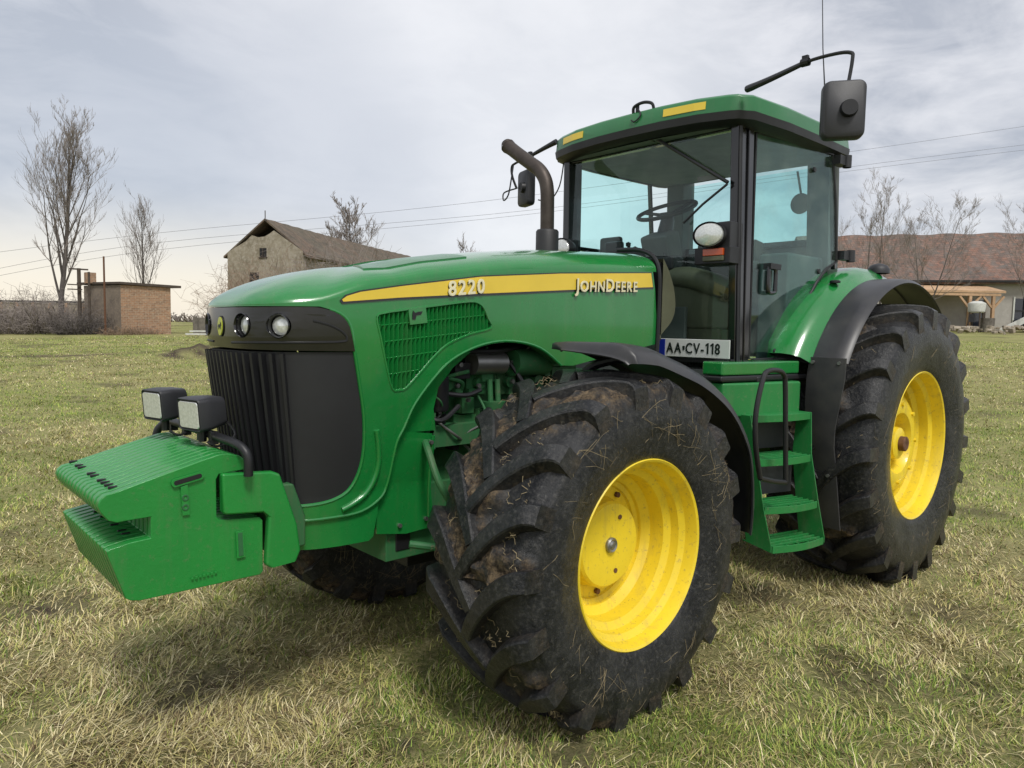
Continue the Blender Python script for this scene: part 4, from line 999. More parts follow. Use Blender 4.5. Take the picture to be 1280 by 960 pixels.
    Sw = MB(); cc = Vector((-1.74, -.02, 2.50)); rt = Matrix.Rotation(R(24), 3, 'Y'); ring = [cc + rt @ Vector((.20 * math.cos(a), .20 * math.sin(a), 0)) for a in np.linspace(0, 2 * np.pi, 37)]
    Sw.tube(ring, .014, 'black', 8, False)
    for a in (0.6, 2.6, 4.7): Sw.tube([cc + rt @ Vector((.03 * math.cos(a), .03 * math.sin(a), -.03)), cc + rt @ Vector((.19 * math.cos(a), .19 * math.sin(a), 0))], .011, 'black', 6)
    Sw.lathe([(-.05, .05), (-.02, .05), (-.01, 0)], cc, 'black', axis='z', seg=16); Sw.build('steering_wheel', dash)
    Se = MB()
    Se.box((-2.25, 0, 1.92), (.50, .52, .13), 'seat'); Se.box((-2.50, 0, 2.14), (.13, .50, .42), 'seat', Matrix.Rotation(R(-8), 3, 'Y'))
    for i in range(6): Se.box((-2.22, 0, 1.48 + i * .065), (.40, .40, .035), 'black')
    Se.box((-2.2, -.36, 2.14), (.40, .08, .06), 'seat'); Se.box((-2.2, .36, 2.14), (.36, .08, .06), 'seat'); Se.build('seat', T, bevel=.035, bseg=3)
    for (c_, d_, m_, nm) in (((-2.15, -.56, 1.82), (.75, .22, .68), 'interior', 'side_console'), ((-2.42, .55, 1.85), (.5, .22, .72), 'interior', 'side_console'), ((-1.62, .34, 1.62), (.14, .42, .3), 'olive', 'dash_panel'), ((-1.57, .33, 1.84), (.06, .62, .30), 'olive', 'dash_panel'), ((-1.85, -.60, 2.30), (.05, .20, .15), 'black', 'monitor'), ((-1.72, -.46, 2.26), (.05, .16, .12), 'black', 'monitor')):
        Co = MB(); Co.box(c_, d_, m_); Co.build(nm, T, bevel=.02)
    Co = MB(); Co.tube([tuple(p) for p in crom([(-1.60, .12, 2.02), (-1.56, .30, 2.02), (-1.54, .50, 1.97), (-1.54, .62, 1.93)], 4)], .07, 'olive', 14); Co.build('dash_trim', T)
    for a_, b_ in (((-1.9, -.3, 1.45), (-1.85, -.32, 2.1)), ((-1.62, .06, 2.2), (-1.58, .14, 2.0)), ((-2.0, -.5, 2.15), (-1.93, -.5, 2.32)), ((-2.1, -.53, 2.15), (-2.05, -.53, 2.30)), ((-2.2, -.5, 2.15), (-2.12, -.5, 2.34)), ((-1.86, -.58, 2.2), (-1.86, -.62, 2.05))):
        Co = MB(); Co.tube([a_, b_], [.010, .012], 'black'); Co.lathe([(-.02, 0), (-.012, .018), (.012, .020), (.022, 0)], b_, 'black', axis='z', seg=12); Co.build('lever', T)
    Sv = MB(); Sv.lathe([(0, .075), (.006, .075), (.006, 0)], (-2.73, .44, 2.62), 'interior', axis='x', seg=24); Sv.tube([(-2.73, .44, 2.69), (-2.7, .42, 2.85)], .008, 'interior', 6); Sv.build('interior_mirror', T)
    # belt lamp and turn signal on the near pillar
    def belt(sg):
        B = MB(); c = Vector((-1.315, sg * .60, 2.243)); V = []; rings = [(.0, .098, .072), (.02, .102, .076), (-.02, .100, .074), (-.07, .075, .055), (-.09, .04, .03)]
        for (h, a, b) in rings:
            for k in range(28): g = 2 * math.pi * k / 28; V.append(c + Matrix.Rotation(R(6 * sg), 3, 'Z') @ Vector((h, a * math.cos(g), b * math.sin(g))))
        B.add(V, [(i * 28 + j, i * 28 + (j + 1) % 28, (i + 1) * 28 + (j + 1) % 28, (i + 1) * 28 + j) for i in range(1, 4) for j in range(28)] + [tuple(4 * 28 + j for j in range(28))] + [(j, (j + 1) % 28, 28 + (j + 1) % 28, 28 + j) for j in range(28)], 'black')
        B.box((-1.43, sg * .66, 2.20), (.14, .10, .24), 'darkgrey'); B.box((-1.41, sg * .60, 2.125), (.13, .24, .10), 'black')
        B.tube([(-1.38, sg * .62, 2.18), (-1.38, sg * .62, 2.10)], .02, 'black'); b = B.build('cab_lamp', T, bevel=.006)
        Ln = MB(); V = []
        for (h, a) in ((.006, .094), (.020, .085), (.030, .05), (.034, .001)):
            for k in range(28): g = 2 * math.pi * k / 28; V.append(c + Matrix.Rotation(R(6 * sg), 3, 'Z') @ Vector((h, a * math.cos(g), a * .73 * math.sin(g))))
        Ln.add(V, [(i * 28 + j, i * 28 + (j + 1) % 28, (i + 1) * 28 + (j + 1) % 28, (i + 1) * 28 + j) for i in range(3) for j in range(28)], 'lens'); Ln.build('lamp_lens', b)
        O = MB(); O.box((-1.343, sg * .615, 2.143), (.03, .135, .042), 'orange'); O.box((-1.343, sg * .615, 2.106), (.028, .135, .028), 'olive'); O.build('turn_signal', b, bevel=.004)
    belt(1); belt(-1)
    # number plate
    P = MB(); P.box((-1.405, .450, 1.572), (.010, .52, .112), 'white'); pl_ = P.build('number_plate', T, bevel=.003)
    Bp = MB(); Bp.box((-1.3985, .222, 1.572), (.003, .056, .108), 'blue'); Bp.build('plate_band', pl_)
    Tx = MB(); y0 = .262
    for ch in 'AA_CV-118':
        if ch == '_':
            Tx.prism([(y0 + .004, 1.56), (y0 + .016, 1.56), (y0 + .018, 1.585), (y0 + .002, 1.585)], -1.3995, -1.397, 'ink', 'yz'); y0 += .024; continue
        if ch == '1':
            Tx.prism([(y0 + .014, 1.540), (y0 + .025, 1.540), (y0 + .025, 1.606), (y0 + .016, 1.606), (y0 + .002, 1.594), (y0 + .006, 1.586), (y0 + .014, 1.592)], -1.3995, -1.397, 'ink', 'yz')
            y0 += .034; continue
        v, f = text_mesh(ch, .092, .001); w_ = v[:, 0].max() - v[:, 0].min(); sx = .80
        for b1, b2_ in ((0, 0), (.004, 0), (.002, .002)): Tx.add([(-1.398 + p[2] + b1 * .1, y0 + (p[0] - v[:, 0].min()) * sx + b1, 1.540 + p[1] + b2_ + (.0 if ch != '-' else .0)) for p in v], f, 'ink')
        y0 += w_ * sx + .0105
    Tx.build('plate_lettering', pl_, smooth=0)
    Pb = MB(); Pb.box((-1.43, .437, 1.50), (.04, .56, .03), 'black'); Pb.box((-1.44, .66, 1.47), (.09, .09, .09), 'black'); Pb.tube([(-1.36, .72, 1.47), (-1.36, .72, 1.20)], .045, 'darkgrey', 14)
    Pb.build('plate_holder', T, bevel=.004)
    # seal between hood and cab
    Sl = MB()
    for sg in (1, -1):
        Sl.tube([tuple(p) for p in crom([(-1.06, sg * .12, 2.165), (-1.065, sg * .28, 2.155), (-1.075, sg * .38, 2.11), (-1.075, sg * .425, 2.02), (-1.078, sg * .43, 1.85), (-1.076, sg * .43, 1.62), (-1.070, sg * .43, 1.5)], 5)], .013, 'black', 8)
        # curved cowl behind the hood
        V = []; prof = crom([(-1.12, 2.10), (-1.18, 2.03), (-1.235, 1.93), (-1.255, 1.82), (-1.225, 1.74), (-1.15, 1.675), (-1.09, 1.63)], 4)
        for p in prof: V += [(p[0], sg * .42, p[1]), (p[0] + .0, sg * .30, p[1])]
        V += [(-1.12, sg * .42, p[1]) for p in prof]
        m = len(prof); f = [(2 * i, 2 * i + 1, 2 * i + 3, 2 * i + 2) for i in range(m - 1)] + [(2 * i, 2 * i + 2, 2 * m + i + 1, 2 * m + i) for i in range(m - 1)]
        Sl.add(V, f, 'olive')
    Sl.box((-1.20, 0, 2.14), (.20, .30, .05), 'black'); Sl.box((-1.13, 0, 1.85), (.04, .80, .46), 'black'); Sl.build('cowl_seal', T)
cab()

def exhaust():
    X = MB(); X.lathe([(0, .066), (.005, .076), (.20, .076), (.212, .068), (.215, .045)], (-1.02, -.453, 2.12), 'muffler', axis='z', seg=32); mf = X.build('muffler', T, smooth=50)
    P = MB(); pts = crom([(-1.02, -.455, 2.30), (-1.02, -.458, 2.48), (-1.02, -.462, 2.58), (-1.02, -.482, 2.66), (-1.02, -.54, 2.735), (-1.02, -.63, 2.795), (-1.02, -.74, 2.865), (-1.02, -.83, 2.925), (-1.02, -.86, 2.945)], 5)
    P.tube([tuple(p) for p in pts], [.046] * (len(pts) - 6) + [.047, .048, .049, .050, .051, .052], 'exhaust', 24, False)
    P.tube([tuple(p) for p in pts[-9:]], [.042] * 9, 'blackgloss', 24, True)
    # cut lip
    P.tube([tuple(pts[-1]), tuple(pts[-1] + np.array([0, -.022, .028]))], [.052, .036], 'exhaust', 24, False)
    P.build('exhaust_pipe', mf, smooth=50)
exhaust()

def steps():
    L = MB(); g = 'green_step'
    rg = [(.47, (-1.375, 1.05), (-1.79, 1.150)), (.688, (-1.36, 1.0), (-1.755, 1.118)), (.957, (-1.345, .955), (-1.765, 1.06)), (1.205, (-1.335, .91), (-1.80, 1.03))]
    # side rails: tapered plates
    for e in (0, 1):
        dx = .018 if e == 0 else -.018
        q = []
        for (z_, a, b) in rg:
            p = (a, b)[e]; q.append((p[0] + dx, p[1], z_))
        low = (q[0][0], q[0][1] + .0, q[0][2] - .035)
        V = []; dep = [.20, .17, .15, .13, .10]
        allp = [low] + q
        for k, p in enumerate(allp):
            V += [(p[0], p[1], p[2]), (p[0] - .02, p[1] - dep[k], p[2] + (.03 if k == 0 else 0))]
        n = len(V); V += [(x + (-.008 if e == 0 else .008), y, z) for x, y, z in V]
        f = [(2 * i, 2 * i + 1, 2 * i + 3, 2 * i + 2) for i in range(4)]; f += [tuple(n + i for i in reversed(t)) for t in f]
        f += [(2 * i, 2 * i + 2, 2 * i + 2 + n, 2 * i + n) for i in range(4)] + [(2 * i + 1, 2 * i + 3, 2 * i + 3 + n, 2 * i + 1 + n) for i in range(4)] + [(0, 1, 1 + n, n), (8, 9, 9 + n, 8 + n)]
        L.add(V, f, g)
    for k, (z_, a, b) in enumerate(rg[:3]):
        if k: # riser plates behind
            z0 = z_ + .02; z1 = rg[k + 1][0] - .06 if k + 1 < 4 else 1.2
            L.box(((a[0] + b[0]) / 2 - .05, (a[1] + b[1]) / 2 - .19, (z0 + z1) / 2), (.40, .01, z1 - z0), 'darkgrey', Matrix.Rotation(math.atan2(b[1] - a[1], b[0] - a[0]) + math.pi, 3, 'Z'))
    ld = L.build('ladder', T, bevel=.003)
    for k, (z_, a, b) in enumerate(rg):
        s = MB(); A = Vector((*a, z_)); B = Vector((*b, z_)); t = (B - A).normalized(); n_ = Vector((-t.y, t.x, 0)); n_ = n_ if n_.y < 0 else -n_
        dp = .20 if k < 3 else .30; l = (B - A).length
        # curved nosing
        nos = [A + t * (l * u) - n_ * (.030 * math.sin(math.pi * u)) for u in np.linspace(0, 1, 11)]
        V = [p for q in nos for p in (q, q + Vector((0, 0, -.042)))]; V2 = [p + n_ * .008 for p in V]; m = len(V)
        f = [(2 * i, 2 * i + 1, 2 * i + 3, 2 * i + 2) for i in range(10)]; f += [tuple(m + i for i in reversed(q)) for q in f] + [(2 * i, 2 * i + 2, 2 * i + 2 + m, 2 * i + m) for i in range(10)] + [(2 * i + 1, 2 * i + 3, 2 * i + 3 + m, 2 * i + 1 + m) for i in range(10)]
        s.add(V + V2, f, g)
        if k < 3:
            for j in range(5):
                o = n_ * (.03 + j * dp / 5.2); s.beam(A + o + Vector((0, 0, -.008)), B + o + Vector((0, 0, -.008)), .014, .016, g, (0, 0, 1))
            for j in range(5):
                p = A + t * (l * (j + .5) / 5); s.beam(p + Vector((0, 0, -.016)), p + n_ * dp + Vector((0, 0, -.016)), .010, .018, g, (0, 0, 1))
        else: 
            s.beam(A + n_ * .155 + Vector((0, 0, -.016)), B + n_ * .155 + Vector((0, 0, -.016)), .31, .03, g, (0, 0, 1))
            s.beam(A + n_ * .03 + Vector((0, 0, .006)), B + n_ * .03 + Vector((0, 0, .006)), .04, .012, 'straw', (0, 0, 1)) if False else None
        s.build('step', ld, bevel=.002)
    # green battery box / platform side panel above the ladder
    Bx = MB(); A, B = rg[3][1], rg[3][2]
    Bx.prism([(-1.20, .66), (-1.20, .80), (-1.30, .84), (-1.82, .95), (-1.86, .92), (-1.86, .66)], 1.19, 1.385, g, 'xy'); Bx.prism([(-1.18, .655), (-1.18, .80), (-1.90, .90), (-1.90, .655)], 1.392, 1.425, 'black', 'xy'); 
    Bx.prism([(-1.20, .657), (-1.20, .79), (-1.92, .89), (-1.92, .657)], 1.428, 1.505, 'green', 'xy')
    Bx.build('platform', T, bevel=.012)
    Hn = MB(); yy = 1.10
    hp = [(-1.107, yy, .905), (-1.045, yy, 1.09), (-1.035, yy, 1.26), (-1.09, yy, 1.43), (-1.135, yy, 1.472), (-1.24, yy, 1.475), (-1.305, yy, 1.455), (-1.333, yy, 1.40), (-1.36, yy, 1.15), (-1.392, yy, .845)]
    Hn.tube([tuple(p) for p in crom(hp, 5)] , .014, 'black', 10); Hn.tube([(-1.107, yy, .905), (-1.25, yy, .87), (-1.392, yy, .845)], .014, 'black', 10); Hn.build('handrail', ld)
steps()

# ------------------------------------------------------------------ background materials
def wall_mat(name, a, b, c, s=1.2, brick=None):
    m, nt, bs = new_mat(name)
    f1, r1 = noise_fac(nt, s, 7, .65, .4, .62); f2, r2 = noise_fac(nt, s * 5, 6, .7, .45, .65)
    col = mix(nt, f1, a, b); col = mix(nt, f2, col, c)
    if brick:
        tc = N(nt, 'ShaderNodeTexCoord'); mp = N(nt, 'ShaderNodeMapping'); mp.inputs['Rotation'].default_value = brick['rot']
        nt.links.new(tc.outputs['Object'], mp.inputs['Vector'])
        bt = N(nt, 'ShaderNodeTexBrick'); bt.inputs['Scale'].default_value = brick['scale']; bt.inputs['Color1'].default_value = (*brick['c1'], 1); bt.inputs['Color2'].default_value = (*brick['c2'], 1); bt.inputs['Mortar'].default_value = (*brick['mortar'], 1)
        bt.inputs['Mortar Size'].default_value = .02; nt.links.new(mp.outputs[0], bt.inputs['Vector'])
        col = mix(nt, .6, col, bt.outputs['Color'])
        bump(nt, bs, bt.outputs['Fac'], .4, .02)
    else: bump(nt, bs, r2, .5, .03)
    nt.links.new(col, bs.inputs['Base Color']); bs.inputs['Roughness'].default_value = .92
    return m
M['barn_wall'] = wall_mat('barn plaster', (.33, .29, .215), (.22, .19, .135), (.40, .36, .29), .8)
M['barn_roof'] = wall_mat('old roof tiles', (.13, .12, .085), (.20, .125, .09), (.085, .078, .058), .4, dict(rot=(0, 0, .9), scale=1.6, c1=(.19, .14, .10), c2=(.07, .062, .05), mortar=(.04, .035, .03)))
M['house_roof'] = wall_mat('house roof tiles', (.23, .12, .085), (.12, .11, .10), (.22, .20, .18), .28, dict(rot=(0, 0, .72), scale=1.5, c1=(.26, .14, .10), c2=(.085, .078, .072), mortar=(.045, .035, .03)))
M['house_wall'] = wall_mat('grey render', (.42, .40, .36), (.32, .30, .27), (.36, .34, .30), .7)
M['brick'] = wall_mat('shed brick', (.36, .22, .13), (.22, .15, .10), (.48, .39, .28), 1.2, dict(rot=(R(90), 0, 0), scale=2.6, c1=(.42, .22, .12), c2=(.22, .13, .08), mortar=(.42, .35, .27)))
M['shed_side'] = wall_mat('shed render', (.22, .18, .14), (.16, .13, .105), (.25, .2, .15), 1.5)
M['concrete'] = wall_mat('old concrete', (.16, .145, .12), (.09, .08, .068), (.2, .18, .15), 1.2)
M['timber'] = simple('new timber', (.55, .36, .21), .7, var=.25, vscale=5)
M['post'] = simple('weathered post', (.085, .065, .05), .85, var=.4, vscale=4)
M['bark'] = simple('bark', (.115, .10, .09), .9, var=.35, vscale=3)
M['twig'] = simple('twigs', (.25, .215, .19), .9, var=.35, vscale=.8)
M['twig_warm'] = simple('warm twigs', (.27, .19, .13), .9, var=.4, vscale=.8)
M['dark'] = simple('dark opening', (.012, .012, .013), .6)
M['pane'] = simple('window pane', (.02, .024, .035), .08, coat=.5)
M['wire'] = simple('power cable', (.12, .12, .13), .6)
M['white_tank'] = simple('white plastic', (.62, .63, .58), .5)
M['rubble'] = wall_mat('rubble', (.34, .29, .22), (.22, .18, .13), (.42, .37, .3), 3)

FW = Vector((-.67090926, -.73757822, 0)).normalized(); RT = Vector((-FW.y, FW.x, 0)) * -1
def at(r, d, z=None):
    """point right/forward of the viewpoint in metres, on the terrain"""
    p = Vector((CAM.x, CAM.y, 0)) + RT * r + FW * d; p.z = tz(p.x, p.y) if z is None else z
    return p

def tree(loc, h, name, label, seed, upright=.6, trunk_r=.12, first=.2, lean=(0, 0), levels=4, mat='twig', group=None, spread=1.0, lr=.012, nb=16):
    rs = random.Random(seed); t = thing(name, label, 'tree', loc, group); TR = MB(); CR = MB()
    def grow(p, d, L, r, lv, mb):
        n = 5 if lv < 2 else 3; pts = [p.copy()]; rr = [r]; q = p.copy(); dd = d.copy()
        for i in range(n):
            wg = .10 if lv else .035; dd = (dd + Vector((rs.gauss(0, wg), rs.gauss(0, wg), rs.gauss(0, .05) + (.10 + .16 * upright if lv else .05)))).normalized()
            q = q + dd * (L / n); pts.append(q.copy()); rr.append(max(r * (1 - .82 * (i + 1) / n), lr * .45))
        mb.tube(pts, rr, 'bark' if lv < 2 else mat, 6 if lv == 0 else (4 if lv == 1 else 3), False)
        if lv >= levels: return
        k = nb if lv == 0 else (7 if lv == 1 else 5)
        for i in range(k):
            u = first + (1 - first) * ((i + rs.random()) / k) if lv == 0 else rs.uniform(.18, .95)
            f = u * n; j = min(int(f), n - 1); b = pts[j].lerp(pts[j + 1], f - j); ax = (pts[j + 1] - pts[j]).normalized()
            az = rs.uniform(0, 2 * math.pi) if lv else i * 2.4 + rs.uniform(-.4, .4); s = Vector((math.cos(az), math.sin(az), 0)); s = (s - ax * s.dot(ax)).normalized()
            sp = R(rs.uniform(28, 48)) * spread if lv == 0 else R(rs.uniform(22, 45)); nd = (ax * math.cos(sp) + s * math.sin(sp)).normalized()
            LL = L * ((.62 - .42 * u) if lv == 0 else rs.uniform(.32, .55)) * rs.uniform(.8, 1.15)
            grow(b, nd, max(LL, .12), max(rr[j] * (.42 if lv == 0 else .55), lr * .8), lv + 1, CR)
    if upright > .7: n0 = 9
    grow(Vector((0, 0, -.1)), Vector((lean[0], lean[1], 1)).normalized(), h, trunk_r, 0, TR)
    TR.build('trunk', t, smooth=60); CR.build('crown', t, smooth=0); return t
def shrub(loc, w, h, name, label, seed, n=260, mat='twig', depth=None, group=None, rmin=.006):
    rs = random.Random(seed); B = MB(); depth = depth or w
    for i in range(n):
        a = rs.uniform(0, 2 * math.pi); q = math.sqrt(rs.random()) * .5; x, y = q * w * math.cos(a), q * depth * math.sin(a); p = Vector((x, y, -.05)); hh = h * rs.uniform(.35, 1) * (1.1 - .8 * q)
        d = Vector((x / w * 1.6 + rs.gauss(0, .35), y / depth * 1.6 + rs.gauss(0, .35), 1.2)).normalized(); pts = [p]; L = hh / 4
        for k in range(4): d = (d + Vector((rs.gauss(0, .25), rs.gauss(0, .25), rs.gauss(-.05, .15)))).normalized(); pts.append(pts[-1] + d * L)
        B.tube(pts, [rmin * 1.8, rmin * 1.5, rmin * 1.2, rmin, rmin * .6], mat, 3, False)
        for k in range(1, 5):
            for _ in range(2):
                e = pts[k] + Vector((rs.gauss(0, 1), rs.gauss(0, 1), rs.gauss(.4, .7))).normalized() * hh * .22; B.tube([pts[k], e], [rmin, rmin * .5], mat, 3, False)
    o = B.build(name, None, smooth=0, loc=loc); tag(o, label, 'bush', group); return o

def rotz_from(d): return math.atan2(d.y, d.x)
def barn():
    g0 = at(-20.3, 51.9); g1 = at(-14.5, 50.3); L = at(6.5, 25) - at(0, 0); L.z = 0
    u = (g1 - g0); u.z = 0; W_ = u.length; u.normalize(); l = L.length; v = L.normalized(); zb = min(g0.z, g1.z) - .6
    ez = 1.675 + 5.0; rz = 1.675 + 7.3
    base = Vector((g0.x, g0.y, 0)); t = thing('barn', 'old two storey barn with long tiled roof and broken gable top', 'barn', (g0.x, g0.y, zb))
    O = Vector((g0.x, g0.y, zb)); P = lambda a, b, z: base + u * a + v * b + Vector((0, 0, z)) - O
    m = MB(); th = .35
    gable = [(0, zb), (W_, zb), (W_, ez), (W_ * .62, rz - .85), (W_ * .57, rz - 1.05), (W_ * .50, rz - 1.25), (W_ * .40, rz - 1.3), (W_ * .33, rz - 1.15), (W_ * .25, rz - 1.55), (0, ez)]
    for b0, b1 in ((0, th), (l - th, l)):
        n = len(gable); V = [P(a, b0, z) for a, z in gable] + [P(a, b1, z) for a, z in gable]; tri = tessellate_polygon([[Vector((a, z, 0)) for a, z in gable]])
        m.add(V, [tuple(q) for q in tri] + [tuple(i + n for i in reversed(q)) for q in tri] + [(i, (i + 1) % n, (i + 1) % n + n, i + n) for i in range(n)], 'barn_wall')
    for a0, a1 in ((0, th), (W_ - th, W_)):
        V = [P(a, b, z) for a in (a0, a1) for b in (th, l - th) for z in (zb, ez)]; m.add(V, [(0, 1, 3, 2), (4, 6, 7, 5), (0, 2, 6, 4), (1, 5, 7, 3), (0, 4, 5, 1), (2, 3, 7, 6)], 'barn_wall')
    m.build('wall', t, smooth=0)
    r = MB(); rise = (rz - ez) / (W_ / 2); e = .35
    nb = 60
    for sd in (0, 1):
        rows = []
        for i in range(nb + 1):
            b = .02 + (l + .3) * i / nb; sag = .22 * math.sin(i / nb * math.pi) + .05 * math.sin(i * 1.7)
            ae = -e if sd == 0 else W_ + e; zr = rz - sag * .4; zm = (rz + ez) / 2 - sag * .8 + .03 * math.sin(i * 2.3 + sd); zl = ez - e * rise
            rows.append([P(W_ / 2, b, zr), P((W_ / 2 + ae) / 2, b, zm - e * rise / 2), P(ae, b, zl)])
        V = [p for q in rows for p in q] + [p - Vector((0, 0, .14)) for q in rows for p in q]; n = len(rows) * 3
        f = [(i * 3 + j, i * 3 + j + 1, (i + 1) * 3 + j + 1, (i + 1) * 3 + j) for i in range(nb) for j in range(2)]
        f += [tuple(k + n for k in reversed(q)) for q in f] + [(j, j + 1, j + 1 + n, j + n) for j in range(2)] + [(i * 3 + 2, (i + 1) * 3 + 2, (i + 1) * 3 + 2 + n, i * 3 + 2 + n) for i in range(nb)]
        r.add(V, f, 'barn_roof')
    ro = r.build('roof', t, smooth=0)
    s = MB(); c = P(W_ / 2, .1, rz); s.tube([c, c + Vector((0, 0, .55))], .035, 'post', 6); s.build('ridge_finial', ro)
    for (a, z, w, h) in ((W_ * .48, ez - .05, .55, .62), (W_ * .36, ez - 1.75, .75, .65)):
        q = MB(); a0 = a - w / 2; V = [P(x, b, zz) for x in (a0, a0 + w) for b in (-.012, .10) for zz in (z - h / 2, z + h / 2)]
        q.add(V, [(0, 1, 3, 2), (4, 6, 7, 5), (0, 2, 6, 4), (1, 5, 7, 3), (0, 4, 5, 1), (2, 3, 7, 6)], 'dark'); wn = q.build('window', t, smooth=0)
        q = MB(); q.beam(P(a0 - .06, -.03, z - h / 2 - .03), P(a0 + w + .06, -.03, z - h / 2 - .03), .06, .10, 'post', v); q.beam(P(a, -.025, z - h / 2), P(a, -.025, z + h / 2), .05, .05, 'post', v); q.build('window_frame', wn)
barn()

def shed():
    A = at(-21.53, 40.0); Bc = at(-18.65, 39.7); u = (Bc - A); u.z = 0; w = u.length; u.normalize(); v = Vector((-u.y, u.x, 0)); v = v if v.dot(FW) > 0 else -v
    side = (at(-24.6, 41.8) - A); side.z = 0; dl = side.length; sd = side.normalized(); zb = A.z - .4
    O = Vector((A.x, A.y, zb)); t = thing('shed', 'small flat roofed brick shed beside the tall bare poplar', 'shed', O)
    P = lambda a, b, z: u * a + sd * b + Vector((0, 0, z - zb)); zt = 1.675 + 1.98; zt2 = zt - .12
    m = MB(); V = [P(0, 0, zb), P(w, 0, zb), P(w, dl, zb), P(0, dl, zb), P(0, 0, zt), P(w, 0, zt2), P(w, dl, zt2), P(0, dl, zt)]
    m.add(V, [(0, 1, 5, 4)], 'brick'); m.add(V, [(1, 2, 6, 5), (2, 3, 7, 6), (3, 0, 4, 7), (4, 5, 6, 7), (3, 2, 1, 0)], 'shed_side'); m.build('wall', t, smooth=0)
    r = MB(); V = []
    for dz in (0.003, .13):
        V += [P(-.25, -.35, zt + .04 + dz), P(w + .38, -.35, zt2 - .03 + dz), P(w + .38, dl + .3, zt2 + dz), P(-.25, dl + .3, zt + .06 + dz)]
    r.add(V, [(0, 3, 2, 1), (4, 5, 6, 7), (0, 1, 5, 4), (1, 2, 6, 5), (2, 3, 7, 6), (3, 0, 4, 7)], 'post'); ro = r.build('roof', t, smooth=0)
    c = MB(); c.box(P(-.2, dl * .72, zt + .42), (.5, .5, .6), 'brick'); c.build('chimney', ro)
shed()

def posts():
    for (r_, d, h, rad, lab, arms) in ((-23.55, 39.6, 3.55, .11, 'thick dark post with cross arm left of the brick shed', True), (-22.9, 39.4, 3.35, .07, 'thin short post just behind the shed corner', False), (-21.85, 39.0, 4.15, .055, 'tall thin rust brown pole in front of the brick shed', False)):
        p = at(r_, d); m = MB(); m.tube([(0, 0, -.3), (0, 0, h)], [rad, rad * .85], 'post' if not rad == .055 else 'rust', 8)
        if arms: m.box((0, 0, h - .05), (.9, .08, .08), 'post'); m.box((.25, .2, h - .9), (.7, .06, .06), 'post'); m.box((.25, .2, h - 1.15), (.7, .06, .06), 'post')
        o = m.build('post', None, loc=p); tag(o, lab, 'post', 'posts by the brick shed')
posts()

